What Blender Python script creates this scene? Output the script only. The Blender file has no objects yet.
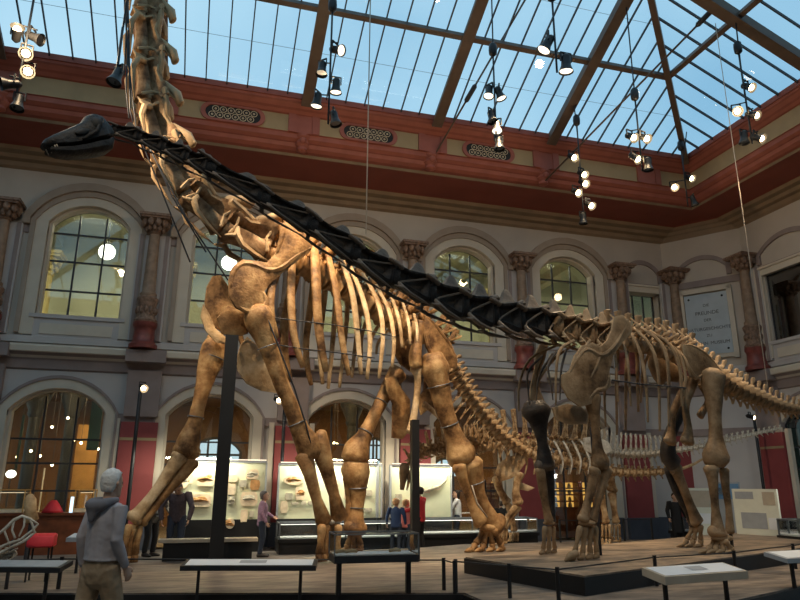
import bpy, math, random
from mathutils import Vector as V, Matrix, noise as mnoise
random.seed(7)
S = bpy.context.scene
COL = S.collection
PI = math.pi

# ------------------------------------------------------------------ camera
FPX = 660.0
PITCH, YAW, ROLL, CAMH = math.radians(15.4), math.radians(16.1), math.radians(0.23), 1.65
CF = V((math.sin(YAW) * math.cos(PITCH), math.cos(YAW) * math.cos(PITCH), math.sin(PITCH)))
_r0 = V((math.cos(YAW), -math.sin(YAW), 0))
_u0 = _r0.cross(CF)
CR = _r0 * math.cos(ROLL) + _u0 * math.sin(ROLL)
CU = CR.cross(CF)
CC = V((0, 0, CAMH))
cam = bpy.data.cameras.new('camera')
cam.sensor_width = 36
cam.lens = 36 * FPX / 800
cam.clip_end = 300
camo = bpy.data.objects.new('camera', cam)
COL.objects.link(camo)
m = Matrix((CR, CU, -CF)).transposed().to_4x4()
m.translation = CC
camo.matrix_world = m
S.camera = camo
S.view_settings.view_transform = 'Standard'
S.view_settings.look = 'None'
S.view_settings.gamma = 1
S.view_settings.exposure = 0.12
S.view_settings.use_curve_mapping = False


def ray(px, py):
    return CF + CR * ((px - 400) / FPX) - CU * ((py - 300) / FPX)


def atY(px, py, Y):
    d = ray(px, py)
    return CC + d * (Y / d.y)


def atX(px, py, X):
    d = ray(px, py)
    return CC + d * (X / d.x)


def atZ(px, py, Z):
    d = ray(px, py)
    return CC + d * ((Z - CAMH) / d.z)


class Plane:
    """upright plane through an animal's body, with side offsets"""
    def __init__(s, p, d):
        s.p = V((p[0], p[1], 0))
        s.d = V((d[0], d[1], 0)).normalized()
        s.n = V((-s.d.y, s.d.x, 0))

    def at(s, px, py, lat=0.0):
        r = ray(px, py)
        q = s.p + s.n * lat
        t = (q - CC).dot(s.n) / r.dot(s.n)
        return CC + r * t

    def mirror(s, P):
        return P - s.n * (2 * (P - s.p).dot(s.n))

    def lat(s, P):
        return (P - s.p).dot(s.n)

    def ppm(s, P):
        return FPX / (P - CC).dot(CF)       # pixels per metre there


# ------------------------------------------------------------------ materials
def mat(name, col, rough=0.6, metal=0.0, var=0.15, scale=6.0, bump=0.0, spec=0.4, emit=None, estr=0.0, detail=5.0):
    m = bpy.data.materials.new(name)
    m.use_nodes = True
    nt = m.node_tree
    b = nt.nodes['Principled BSDF']
    b.inputs['Roughness'].default_value = rough
    b.inputs['Metallic'].default_value = metal
    b.inputs['Specular IOR Level'].default_value = spec
    if var > 0:
        tc = nt.nodes.new('ShaderNodeTexCoord')
        nz = nt.nodes.new('ShaderNodeTexNoise')
        nz.inputs['Scale'].default_value = scale
        nz.inputs['Detail'].default_value = detail
        nt.links.new(tc.outputs['Object'], nz.inputs['Vector'])
        cr = nt.nodes.new('ShaderNodeValToRGB')
        cr.color_ramp.elements[0].position = 0.3
        cr.color_ramp.elements[1].position = 0.7
        cr.color_ramp.elements[0].color = (*[c * (1 - var) for c in col], 1)
        cr.color_ramp.elements[1].color = (*[min(1, c * (1 + var)) for c in col], 1)
        nt.links.new(nz.outputs['Fac'], cr.inputs['Fac'])
        nt.links.new(cr.outputs['Color'], b.inputs['Base Color'])
        if bump:
            bp = nt.nodes.new('ShaderNodeBump')
            bp.inputs['Strength'].default_value = bump
            bp.inputs['Distance'].default_value = 0.03
            nt.links.new(nz.outputs['Fac'], bp.inputs['Height'])
            nt.links.new(bp.outputs['Normal'], b.inputs['Normal'])
    else:
        b.inputs['Base Color'].default_value = (*col, 1)
    if emit:
        b.inputs['Emission Color'].default_value = (*emit, 1)
        b.inputs['Emission Strength'].default_value = estr
    return m


def bone_mat(name, c_dark, c_mid, c_light, scale=2.2, rough=0.55, rim_light=None):
    m = bpy.data.materials.new(name)
    m.use_nodes = True
    nt = m.node_tree
    b = nt.nodes['Principled BSDF']
    b.inputs['Roughness'].default_value = rough
    b.inputs['Specular IOR Level'].default_value = 0.3 if not rim_light else 0.18
    tc = nt.nodes.new('ShaderNodeTexCoord')
    n1 = nt.nodes.new('ShaderNodeTexNoise')
    n1.inputs['Scale'].default_value = scale
    n1.inputs['Detail'].default_value = 8
    n1.inputs['Roughness'].default_value = 0.65
    n2 = nt.nodes.new('ShaderNodeTexNoise')
    n2.inputs['Scale'].default_value = scale * 9
    n2.inputs['Detail'].default_value = 4
    nt.links.new(tc.outputs['Object'], n1.inputs['Vector'])
    nt.links.new(tc.outputs['Object'], n2.inputs['Vector'])
    cr = nt.nodes.new('ShaderNodeValToRGB')
    e = cr.color_ramp.elements
    e[0].position, e[1].position = 0.36, 0.66
    e[0].color, e[1].color = (*c_dark, 1), (*c_light, 1)
    k = cr.color_ramp.elements.new(0.5)
    k.color = (*c_mid, 1)
    nt.links.new(n1.outputs['Fac'], cr.inputs['Fac'])
    if rim_light:                      # rim light painted into the colour: ridges made paler
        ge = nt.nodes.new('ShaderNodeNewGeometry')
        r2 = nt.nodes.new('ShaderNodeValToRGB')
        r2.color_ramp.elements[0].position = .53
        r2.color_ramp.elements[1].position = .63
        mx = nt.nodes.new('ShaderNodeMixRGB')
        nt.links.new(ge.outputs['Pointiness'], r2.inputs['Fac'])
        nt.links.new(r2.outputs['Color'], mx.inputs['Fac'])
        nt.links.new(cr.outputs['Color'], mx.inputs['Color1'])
        mx.inputs['Color2'].default_value = (*rim_light, 1)
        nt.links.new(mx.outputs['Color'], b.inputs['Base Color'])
    else:
        nt.links.new(cr.outputs['Color'], b.inputs['Base Color'])
    ad = nt.nodes.new('ShaderNodeMath')
    ad.operation = 'MULTIPLY_ADD'
    ad.inputs[1].default_value = 0.45
    nt.links.new(n2.outputs['Fac'], ad.inputs[0])
    nt.links.new(n1.outputs['Fac'], ad.inputs[2])
    bp = nt.nodes.new('ShaderNodeBump')
    bp.inputs['Strength'].default_value = 0.55
    bp.inputs['Distance'].default_value = 0.04
    nt.links.new(ad.outputs[0], bp.inputs['Height'])
    nt.links.new(bp.outputs['Normal'], b.inputs['Normal'])
    return m


def glass_mat(name, tint=(1, 1, 1), gloss=0.12, rough=0.02, fres=0.9):
    m = bpy.data.materials.new(name)
    m.use_nodes = True
    nt = m.node_tree
    nt.nodes.remove(nt.nodes['Principled BSDF'])
    out = nt.nodes['Material Output']
    tr = nt.nodes.new('ShaderNodeBsdfTransparent')
    tr.inputs['Color'].default_value = (*tint, 1)
    gl = nt.nodes.new('ShaderNodeBsdfGlossy')
    gl.inputs['Roughness'].default_value = rough
    fr = nt.nodes.new('ShaderNodeFresnel')
    fr.inputs['IOR'].default_value = 1.5
    mu = nt.nodes.new('ShaderNodeMath')
    mu.operation = 'MULTIPLY_ADD'
    mu.inputs[1].default_value = fres
    mu.inputs[2].default_value = gloss
    mu.use_clamp = True
    nt.links.new(fr.outputs[0], mu.inputs[0])
    mx = nt.nodes.new('ShaderNodeMixShader')
    nt.links.new(mu.outputs[0], mx.inputs[0])
    nt.links.new(tr.outputs[0], mx.inputs[1])
    nt.links.new(gl.outputs[0], mx.inputs[2])
    nt.links.new(mx.outputs[0], out.inputs['Surface'])
    return m


def emis(name, col, strength):
    m = bpy.data.materials.new(name)
    m.use_nodes = True
    nt = m.node_tree
    nt.nodes.remove(nt.nodes['Principled BSDF'])
    e = nt.nodes.new('ShaderNodeEmission')
    e.inputs['Color'].default_value = (*col, 1)
    e.inputs['Strength'].default_value = strength
    nt.links.new(e.outputs[0], nt.nodes['Material Output'].inputs['Surface'])
    return m


def wood_floor_mat(name, c1, c2, scale):
    m = bpy.data.materials.new(name)
    m.use_nodes = True
    nt = m.node_tree
    b = nt.nodes['Principled BSDF']
    b.inputs['Roughness'].default_value = 0.6
    tc = nt.nodes.new('ShaderNodeTexCoord')
    mp = nt.nodes.new('ShaderNodeMapping')
    mp.inputs['Scale'].default_value = scale
    nz = nt.nodes.new('ShaderNodeTexNoise')
    nz.inputs['Scale'].default_value = 1.0
    nz.inputs['Detail'].default_value = 7
    nz.inputs['Roughness'].default_value = 0.7
    nt.links.new(tc.outputs['Object'], mp.inputs['Vector'])
    nt.links.new(mp.outputs['Vector'], nz.inputs['Vector'])
    cr = nt.nodes.new('ShaderNodeValToRGB')
    cr.color_ramp.elements[0].position = 0.38
    cr.color_ramp.elements[1].position = 0.64
    cr.color_ramp.elements[0].color = (*c1, 1)
    cr.color_ramp.elements[1].color = (*c2, 1)
    nt.links.new(nz.outputs['Fac'], cr.inputs['Fac'])
    nt.links.new(cr.outputs['Color'], b.inputs['Base Color'])
    return m


M = {}
M['wall'] = mat('wall_plaster', (.50, .465, .445), .85, var=.07, scale=1.2)
M['walltop'] = mat('wall_plaster_cream', (.50, .44, .375), .85, var=.07, scale=1.2)
M['cream'] = mat('cream_moulding', (.60, .53, .43), .7, var=.06, scale=2)
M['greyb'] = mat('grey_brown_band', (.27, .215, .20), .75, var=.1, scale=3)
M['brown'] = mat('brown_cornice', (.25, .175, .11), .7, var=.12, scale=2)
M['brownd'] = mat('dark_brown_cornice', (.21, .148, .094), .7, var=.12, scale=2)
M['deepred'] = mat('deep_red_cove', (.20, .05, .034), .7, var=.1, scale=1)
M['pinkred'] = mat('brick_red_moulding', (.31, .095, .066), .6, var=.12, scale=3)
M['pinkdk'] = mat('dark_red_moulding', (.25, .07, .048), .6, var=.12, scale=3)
M['beige'] = mat('ochre_frieze', (.36, .265, .145), .75, var=.1, scale=2)
M['grille'] = mat('cream_grille', (.78, .66, .46), .6, var=.1)
M['black'] = mat('black_paint', (.012, .012, .013), .45, var=0)
M['charcoal'] = mat('charcoal_metal', (.03, .032, .036), .4, metal=.4, var=.1)
M['rafter'] = mat('brown_painted_steel', (.105, .068, .048), .5, var=.15, scale=4)
M['bar'] = mat('dark_glazing_steel', (.035, .035, .04), .5, var=.1)
M['steel'] = mat('grey_steel', (.22, .24, .26), .35, metal=.7, var=.1)
M['pilred'] = mat('dusky_red_pilaster', (.27, .055, .055), .65, var=.1, scale=2)
M['colred'] = mat('dark_red_marble', (.20, .05, .04), .4, var=.4, scale=5)
M['coltan'] = mat('tan_column_stone', (.27, .185, .125), .6, var=.25, scale=6, bump=.3)
M['colorn'] = mat('carved_brown_stone', (.23, .145, .10), .65, var=.4, scale=14, bump=.9)
M['bluebase'] = mat('slate_blue_plinth', (.075, .085, .11), .7, var=.15, scale=3)
M['floor'] = wood_floor_mat('worn_stone_floor', (.10, .085, .075), (.17, .145, .125), (1.2, 1.2, 1))
M['hood_m'] = mat('tan_arch_moulding', (.34, .27, .21), .75, var=.08, scale=3)
M['podium'] = wood_floor_mat('brown_podium_deck', (.06, .05, .043), (.25, .20, .16), (1.1, 5.0, 1))
M['podtan'] = wood_floor_mat('tan_podium_deck', (.10, .074, .054), (.36, .27, .19), (1.2, 4.4, 1))
M['wood'] = mat('mahogany', (.17, .05, .02), .4, var=.3, scale=5)
M['oak'] = mat('amber_oak', (.60, .34, .11), .5, var=.2, scale=3)
M['panelgreen'] = mat('pale_green_panel', (.68, .70, .50), .7, var=.04)
M['panelcream'] = mat('cream_poster', (.68, .69, .58), .7, var=.04)
M['panelblue'] = mat('blue_panel', (.12, .25, .42), .6, var=.08)
M['panelwhite'] = mat('white_panel', (.72, .74, .76), .5, var=.03)
M['panelgrey'] = mat('grey_panel', (.33, .35, .37), .5, var=.08)
M['panelbeige'] = mat('beige_panel', (.45, .38, .29), .5, var=.08)
M['slab'] = mat('tan_limestone', (.74, .60, .42), .8, var=.2, scale=7, bump=.4)
M['slabdk'] = mat('rust_fossil', (.46, .24, .09), .8, var=.3, scale=9, bump=.5)
M['slabgr'] = mat('grey_fossil', (.47, .43, .33), .8, var=.3, scale=9, bump=.5)
M['red'] = mat('red_fabric', (.55, .02, .03), .6, var=.1)
M['glass'] = glass_mat('clear_glass', (.95, .97, .96), .03)
M['wglass'] = glass_mat('window_glass', (.90, .93, .86), .06)
M['dglass'] = glass_mat('dark_window_glass', (.22, .26, .24), .01, fres=.3)
M['skyglass'] = glass_mat('skylight_glass', (.97, .985, 1.0), 0.0)
M['lamp'] = emis('warm_lamp_glow', (1.0, .72, .38), 22)
M['lampdim'] = emis('soft_lamp_glow', (1.0, .84, .62), 2.2)
M['globe'] = emis('white_globe_glow', (1.0, .98, .93), 5)
M['tube'] = emis('case_light_tube', (1.0, .98, .86), 3)
M['stripdim'] = emis('dim_strip', (1.0, .80, .5), .8)
M['screen'] = emis('lit_screen', (.62, .85, 1.0), 1.6)
M['galwall'] = mat('gallery_green_plaster', (.50, .485, .35), .85, var=.08, scale=1)
M['galcol'] = mat('gallery_yellow_stone', (.52, .40, .17), .7, var=.1)
M['galdark'] = mat('gallery_ceiling', (.42, .40, .30), .8, var=.1)
M['hallwall'] = mat('hall_amber_wall', (.17, .085, .035), .8, var=.2, scale=1.5)
M['halldark'] = mat('hall_dark_wall', (.10, .055, .03), .8, var=.2, scale=1.5)
M['teal'] = mat('teal_banner', (.03, .09, .085), .7, var=.2)
M['daylight'] = emis('far_window_daylight', (.62, .80, 1.0), 1.1)
M['amberlit'] = emis('backlit_amber_shelf', (1.0, .52, .13), .9)
M['bone'] = bone_mat('golden_brown_bone', (.10, .046, .017), (.32, .17, .066), (.55, .35, .16), 2.6)
M['bonel'] = bone_mat('pale_tan_bone', (.24, .145, .07), (.50, .34, .18), (.70, .53, .33))
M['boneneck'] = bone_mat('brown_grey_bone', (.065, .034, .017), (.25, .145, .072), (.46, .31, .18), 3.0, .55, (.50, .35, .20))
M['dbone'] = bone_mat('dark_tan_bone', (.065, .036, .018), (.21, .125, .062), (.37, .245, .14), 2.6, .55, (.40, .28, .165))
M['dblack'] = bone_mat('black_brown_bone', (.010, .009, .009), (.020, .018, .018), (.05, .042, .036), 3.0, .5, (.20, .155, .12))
M['dskull'] = bone_mat('black_skull_bone', (.007, .006, .006), (.016, .014, .013), (.04, .034, .03), 4.0, .55)
M['cbone'] = bone_mat('amber_bone', (.16, .082, .034), (.42, .26, .125), (.64, .47, .28), 4.0)
M['wbone'] = bone_mat('greyish_white_bone', (.30, .25, .19), (.52, .46, .37), (.72, .67, .57), 4.0)
M['rubber'] = mat('black_rubber', (.02, .02, .02), .7, var=0)
M['rope'] = mat('pale_cable', (.55, .47, .38), .5, var=.05)
M['skin'] = mat('skin', (.58, .36, .26), .55, var=.05)
M['skin2'] = mat('tanned_skin', (.50, .30, .20), .55, var=.05)
M['whitehair'] = mat('white_hair', (.72, .70, .67), .7, var=.15, scale=40, bump=.5)
M['darkhair'] = mat('dark_hair', (.03, .022, .018), .6, var=.3, scale=40)
M['brownhair'] = mat('brown_hair', (.10, .05, .028), .6, var=.3, scale=40)
M['greyhair'] = mat('grey_hair', (.16, .15, .145), .7, var=.3, scale=40)
M['blondhair'] = mat('sandy_hair', (.48, .27, .13), .6, var=.3, scale=40)
M['hoodie'] = mat('slate_grey_hoodie', (.36, .34, .365), .9, var=.14, scale=7, bump=.9, detail=2)
M['hood'] = mat('dark_slate_hood', (.17, .165, .185), .85, var=.1)
M['khaki'] = mat('khaki_cotton', (.30, .22, .14), .85, var=.16, scale=8, bump=1.0, detail=2)
M['blackcloth'] = mat('black_cloth', (.015, .014, .015), .8, var=.1)
M['greyjacket'] = mat('grey_tweed', (.11, .095, .08), .85, var=.2, scale=30)
M['whitecloth'] = mat('white_cloth', (.72, .74, .76), .75, var=.05)
M['plaid'] = mat('dark_plum_shirt', (.085, .065, .075), .8, var=.25, scale=22)
M['purple'] = mat('mauve_shirt', (.32, .19, .28), .8, var=.2, scale=22)
M['jeans'] = mat('dark_jeans', (.03, .04, .065), .8, var=.1)
M['bluecloth'] = mat('navy_jacket', (.03, .06, .15), .75, var=.1)
M['redcloth'] = mat('red_top', (.62, .035, .045), .75, var=.1)
M['pinkcloth'] = mat('pink_top', (.70, .22, .22), .75, var=.1)
M['shoe'] = mat('dark_shoe', (.03, .025, .022), .5, var=.1)
M['eye'] = mat('dark_eye', (.02, .015, .012), .3, var=0)
M['ink'] = mat('engraved_grey_lettering', (.12, .12, .125), .8, var=0)
M['marble'] = mat('pale_blue_marble', (.42, .48, .52), .5, var=.06, scale=3)


# ------------------------------------------------------------------ mesh builder
class MB:
    def __init__(s):
        s.v, s.f, s.mi = [], [], []
        s.cur = 0

    def add(s, vs, fs):
        o = len(s.v)
        s.v += [tuple(p) for p in vs]
        s.f += [tuple(i + o for i in f) for f in fs]
        s.mi += [s.cur] * len(fs)
        return s

    def loft(s, rings, cap=True, closed=True):
        n = len(rings[0])
        vs = [p for r in rings for p in r]
        fs = []
        for i in range(len(rings) - 1):
            for j in range(n if closed else n - 1):
                k = (j + 1) % n
                fs.append((i * n + j, i * n + k, (i + 1) * n + k, (i + 1) * n + j))
        if cap:
            fs.append(tuple(range(n - 1, -1, -1)))
            o = (len(rings) - 1) * n
            fs.append(tuple(range(o, o + n)))
        return s.add(vs, fs)

    def tube(s, pts, rads, n=8, hint=None, cap=True, dome=True, jit=0.0):
        pts = [V(p) for p in pts]
        if not isinstance(rads, (list, tuple)):
            rads = [rads] * len(pts)
        rr = [(r, r) if not isinstance(r, (list, tuple)) else r for r in rads]
        if dome and cap and len(pts) > 1:
            a = (pts[0] - pts[1]).normalized() * min(rr[0]) * .45
            b = (pts[-1] - pts[-2]).normalized() * min(rr[-1]) * .45
            pts = [pts[0] + a] + pts + [pts[-1] + b]
            rr = [(rr[0][0] * .55, rr[0][1] * .55)] + rr + [(rr[-1][0] * .55, rr[-1][1] * .55)]
        T = []
        for i in range(len(pts)):
            t = pts[min(i + 1, len(pts) - 1)] - pts[max(i - 1, 0)]
            T.append(t.normalized() if t.length > 1e-9 else V((0, 0, 1)))
        h = V(hint) if hint is not None else (V((0, 0, 1)) if abs(T[0].z) < .9 else V((1, 0, 0)))
        rings = []
        for i, p in enumerate(pts):
            a = h - T[i] * h.dot(T[i])
            if a.length < 1e-6:
                a = T[i].orthogonal()
            a.normalize()
            if hint is None:
                h = a
            b = T[i].cross(a)
            ring = []
            for j in range(n):
                w = 2 * PI * j / n
                q = a * (math.cos(w) * rr[i][0]) + b * (math.sin(w) * rr[i][1])
                if jit:
                    q = q * (1 + jit * (mnoise.noise((p + q) * 2.0) + .5 * mnoise.noise((p + q) * 7.0)))
                ring.append(p + q)
            rings.append(ring)
        return s.loft(rings, cap)

    def box(s, lo, hi):
        x0, y0, z0 = lo
        x1, y1, z1 = hi
        return s.add([(x0, y0, z0), (x1, y0, z0), (x1, y1, z0), (x0, y1, z0), (x0, y0, z1), (x1, y0, z1), (x1, y1, z1), (x0, y1, z1)],
                     [(3, 2, 1, 0), (4, 5, 6, 7), (0, 1, 5, 4), (1, 2, 6, 5), (2, 3, 7, 6), (3, 0, 4, 7)])

    def obox(s, c, ax, ay, az):
        """oriented box: centre and three half-axis vectors"""
        c, ax, ay, az = V(c), V(ax), V(ay), V(az)
        vs = [c + ax * i + ay * j + az * k for k in (-1, 1) for j in (-1, 1) for i in (-1, 1)]
        return s.add(vs, [(0, 2, 3, 1), (4, 5, 7, 6), (0, 1, 5, 4), (1, 3, 7, 5), (3, 2, 6, 7), (2, 0, 4, 6)])

    def bar(s, a, b, w, h=None, up=None):
        a, b = V(a), V(b)
        t = (b - a).normalized()
        u = V(up) if up is not None else (V((0, 0, 1)) if abs(t.z) < .95 else V((0, 1, 0)))
        sd = t.cross(u).normalized()
        u2 = sd.cross(t)
        return s.obox((a + b) / 2, (b - a) / 2, sd * w / 2, u2 * (h or w) / 2)

    def prism(s, poly, z0, z1):
        n = len(poly)
        vs = [(p[0], p[1], z0) for p in poly] + [(p[0], p[1], z1) for p in poly]
        fs = [tuple(range(n - 1, -1, -1)), tuple(range(n, 2 * n))]
        fs += [(i, (i + 1) % n, n + (i + 1) % n, n + i) for i in range(n)]
        return s.add(vs, fs)

    def lathe(s, prof, c=(0, 0, 0), n=20, sq=1.0):
        rings = []
        for r, z in prof:
            rings.append([(c[0] + r * math.cos(2 * PI * j / n), c[1] + sq * r * math.sin(2 * PI * j / n), c[2] + z) for j in range(n)])
        return s.loft(rings, True)

    def ball(s, c, r, n=10, k=7, sc=(1, 1, 1)):
        prof = [(max(1e-4, math.sin(PI * i / k)), -math.cos(PI * i / k)) for i in range(k + 1)]
        rings = [[(c[0] + r * sc[0] * a * math.cos(2 * PI * j / n), c[1] + r * sc[1] * a * math.sin(2 * PI * j / n), c[2] + r * sc[2] * b) for j in range(n)] for a, b in prof]
        return s.loft(rings, True)

    def plate(s, outl, normal, thick, edge=0.35, bulge=None):
        """a flat bone: outline in 3-D, thick in the middle and thin at the rim"""
        N = V(normal).normalized()
        P = [V(p) for p in outl]
        c = sum(P, V()) / len(P)
        ar = V()
        for i in range(len(P)):
            ar += (P[i] - c).cross(P[(i + 1) % len(P)] - c)
        if ar.dot(N) < 0:
            P.reverse()
        n = len(P)
        ins = []
        for i in range(n):
            e1 = (P[i] - P[i - 1])
            e2 = (P[(i + 1) % n] - P[i])
            d = (N.cross(e1.normalized()) + N.cross(e2.normalized()))
            d = d.normalized() if d.length > 1e-6 else V()
            w = min(thick * .9, e1.length * .6 + .01, e2.length * .6 + .01)
            ins.append(d * w)
        off = [(bulge(p) if bulge else 0.0) for p in P]
        r0 = [P[i] + N * off[i] for i in range(n)]
        te = thick * edge * .5
        A = [P[i] + N * (off[i] + te) for i in range(n)]
        B = [P[i] + N * (off[i] - te) for i in range(n)]
        A2 = [P[i] + ins[i] + N * (off[i] + thick / 2) for i in range(n)]
        B2 = [P[i] + ins[i] + N * (off[i] - thick / 2) for i in range(n)]
        vs = A2 + A + B + B2
        fs = [tuple(range(n))]
        for k in range(3):
            for i in range(n):
                j = (i + 1) % n
                fs.append((k * n + i, (k + 1) * n + i, (k + 1) * n + j, k * n + j))
        fs.append(tuple(range(4 * n - 1, 3 * n - 1, -1)))
        return s.add(vs, fs)

    def mesh(s, name, mats, smooth=True, autos=None):
        me = bpy.data.meshes.new(name)
        me.from_pydata(s.v, [], s.f)
        for mm in (mats if isinstance(mats, (list, tuple)) else [mats]):
            me.materials.append(M[mm] if isinstance(mm, str) else mm)
        if max(s.mi, default=0) > 0:
            me.polygons.foreach_set('material_index', s.mi)
        if smooth:
            me.polygons.foreach_set('use_smooth', [True] * len(me.polygons))
        me.update()
        if smooth and autos is not None:
            me.set_sharp_from_angle(angle=math.radians(autos))
        return me

    def build(s, name, mats, parent=None, smooth=False, autos=None):
        me = s.mesh(name, mats, smooth, autos)
        return link(bpy.data.objects.new(name, me), parent)


def link(o, parent=None):
    COL.objects.link(o)
    if parent is not None:
        o.parent = parent
        mw = WM.get(parent.name)
        if mw is not None:
            o.matrix_parent_inverse = mw.inverted()
    return o


WM = {}          # world matrices of the Empties at the things' bases


def tag(o, label, cat, group=None, kind=None):
    if label:
        o['label'] = label
    if cat:
        o['category'] = cat
    if group:
        o['group'] = group
    if kind:
        o['kind'] = kind
    return o


def thing(name, loc, label, cat, group=None, kind=None):
    o = bpy.data.objects.new(name, None)
    o.empty_display_size = .2
    COL.objects.link(o)
    o.location = loc
    WM[o.name] = Matrix.Translation(V(loc))
    return tag(o, label, cat, group, kind)


def struct(name, mb, mats, parent=None, **kw):
    o = mb.build(name, mats, parent, **kw)
    if parent is None:
        o['kind'] = 'structure'
    return o


def catmull(pts, n):
    """points (any-length tuples) resampled smoothly to n samples of equal arc length (first 3 coords)"""
    P = [tuple(p) for p in pts]
    k = len(P[0])
    P = [tuple(2 * P[0][i] - P[1][i] for i in range(k))] + P + [tuple(2 * P[-1][i] - P[-2][i] for i in range(k))]
    fine = []
    for a in range(1, len(P) - 2):
        for t in [x / 12 for x in range(12)]:
            q = []
            for i in range(k):
                p0, p1, p2, p3 = P[a - 1][i], P[a][i], P[a + 1][i], P[a + 2][i]
                q.append(.5 * (2 * p1 + (p2 - p0) * t + (2 * p0 - 5 * p1 + 4 * p2 - p3) * t * t + (3 * p1 - p0 - 3 * p2 + p3) * t ** 3))
            fine.append(tuple(q))
    fine.append(P[-2])
    L = [0]
    for i in range(1, len(fine)):
        L.append(L[-1] + math.dist(fine[i][:3], fine[i - 1][:3]))
    out = []
    j = 0
    for s in range(n):
        t = L[-1] * s / (n - 1)
        while j < len(L) - 2 and L[j + 1] < t:
            j += 1
        u = (t - L[j]) / max(1e-9, L[j + 1] - L[j])
        out.append(tuple(fine[j][i] + (fine[j + 1][i] - fine[j][i]) * u for i in range(k)))
    return out
# ------------------------------------------------------------------ the hall's shell
W, XR = 18.6, 16.45
COLX = [-9.2, -5.49, -1.77, 1.95, 5.69, 9.34, 13.0]
LBAYS = [(COLX[i] + COLX[i + 1]) / 2 for i in range(6)]
BAYS = [c + o for c, o in zip(LBAYS, (.17, .17, .17, .08, -.03, -.03))]
YF, XL = -5.5, -13.0
EY, EX, EZ, SL = 16.0, 14.2, 11.78, 0.45      # skylight eave and slope
CHX, CHY = 1.5, 2.05


def arch(cx, a, z0, zs, zc, n=14):
    """outline of an opening: up the left side, over the segmental arch, down the right"""
    h = zc - zs
    if h < 1e-4:
        return [(cx - a, z0), (cx - a, zs), (cx + a, zs), (cx + a, z0)]
    r = (a * a + h * h) / (2 * h)
    t0 = math.asin(min(1, a / r))
    pts = [(cx - a, z0)]
    for i in range(n + 1):
        t = -t0 + 2 * t0 * i / n
        pts.append((cx + r * math.sin(t), zc - r + r * math.cos(t)))
    pts.append((cx + a, z0))
    return pts


def wall_storey(mb, x0, x1, z0, z1, openings, Y, depth):
    """openings: (cx, a, zbottom, zspring, zcrown); flat wall at Y with reveals to Y+depth"""
    def q(xa, xb, za, zb):
        if xb - xa > 1e-4 and zb - za > 1e-4:
            mb.add([(xa, Y, za), (xb, Y, za), (xb, Y, zb), (xa, Y, zb)], [(0, 1, 2, 3)])
    x = x0
    for cx, a, zb, zs, zc in openings:
        q(x, cx - a, z0, z1)
        q(cx - a, cx + a, z0, zb)
        p = arch(cx, a, zb, zs, zc)
        top = p[1:-1]
        for i in range(len(top) - 1):
            (xa, za), (xb, zb2) = top[i], top[i + 1]
            mb.add([(xa, Y, za), (xb, Y, zb2), (xb, Y, z1), (xa, Y, z1)], [(0, 1, 2, 3)])
        full = p + [p[0]]
        for i in range(len(full) - 1):
            (xa, za), (xb, zb2) = full[i], full[i + 1]
            mb.add([(xa, Y, za), (xb, Y, zb2), (xb, Y + depth, zb2), (xa, Y + depth, za)], [(3, 2, 1, 0)])
        x = cx + a
    q(x, x1, z0, z1)


def ring(mb, cx, a1, a2, zb, zs, zc1, zc2, Y0, Y1, zs2=None, n=14):
    """moulding between two opening outlines, standing out from Y1 to Y0"""
    p = arch(cx, a1, zb, zs, zc1, n)
    o = arch(cx, a2, zb, zs2 if zs2 is not None else zs, zc2, n)
    k = len(p)
    vs = [(x, Y0, z) for x, z in p] + [(x, Y0, z) for x, z in o] + [(x, Y1, z) for x, z in p] + [(x, Y1, z) for x, z in o]
    fs = []
    for i in range(k - 1):
        fs += [(i, i + 1, k + i + 1, k + i), (k + i, k + i + 1, 3 * k + i + 1, 3 * k + i), (i + 1, i, 2 * k + i, 2 * k + i + 1)]
    fs += [(0, k, 3 * k, 2 * k), (k - 1, 2 * k - 1, 4 * k - 1, 3 * k - 1)]
    mb.add(vs, fs)


UPA = (1.03, 5.82, 8.38, 8.94)
LOA = (1.13, 0.0, 3.33, 3.92)
C1 = (XR - CHX, W)        # chamfer from back wall ...
C2 = (XR, W - CHY)        # ... to right wall

b = MB()
wall_storey(b, XL, C1[0], 0, 4.7, [(c, *LOA) for c in LBAYS], W, .5)
b.cur = 1
wall_storey(b, XL, C1[0], 4.7, 9.95, [(c, *UPA) for c in BAYS] + [(14.06, .62, 5.82, 7.92, 7.92)], W, .4)
struct('wall_back', b, ['wall', 'walltop'])
b = MB()
b.add([(C1[0], C1[1], 0), (C2[0], C2[1], 0), (C2[0], C2[1], 4.7), (C1[0], C1[1], 4.7)], [(0, 1, 2, 3)])
b.cur = 1
b.add([(C1[0], C1[1], 4.7), (C2[0], C2[1], 4.7), (C2[0], C2[1], 9.95), (C1[0], C1[1], 9.95)], [(0, 1, 2, 3)])
struct('wall_corner', b, ['wall', 'walltop'])


def xf_right(y0):
    """turns a wall built along +X at Y=0 (looking +Y) into the right wall, running towards the camera from y0"""
    return Matrix(((0, 1, 0, XR), (-1, 0, 0, y0), (0, 0, 1, 0), (0, 0, 0, 1)))


def xform(mb, mt):
    mb.v = [tuple(mt @ V(p)) for p in mb.v]
    return mb


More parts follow.
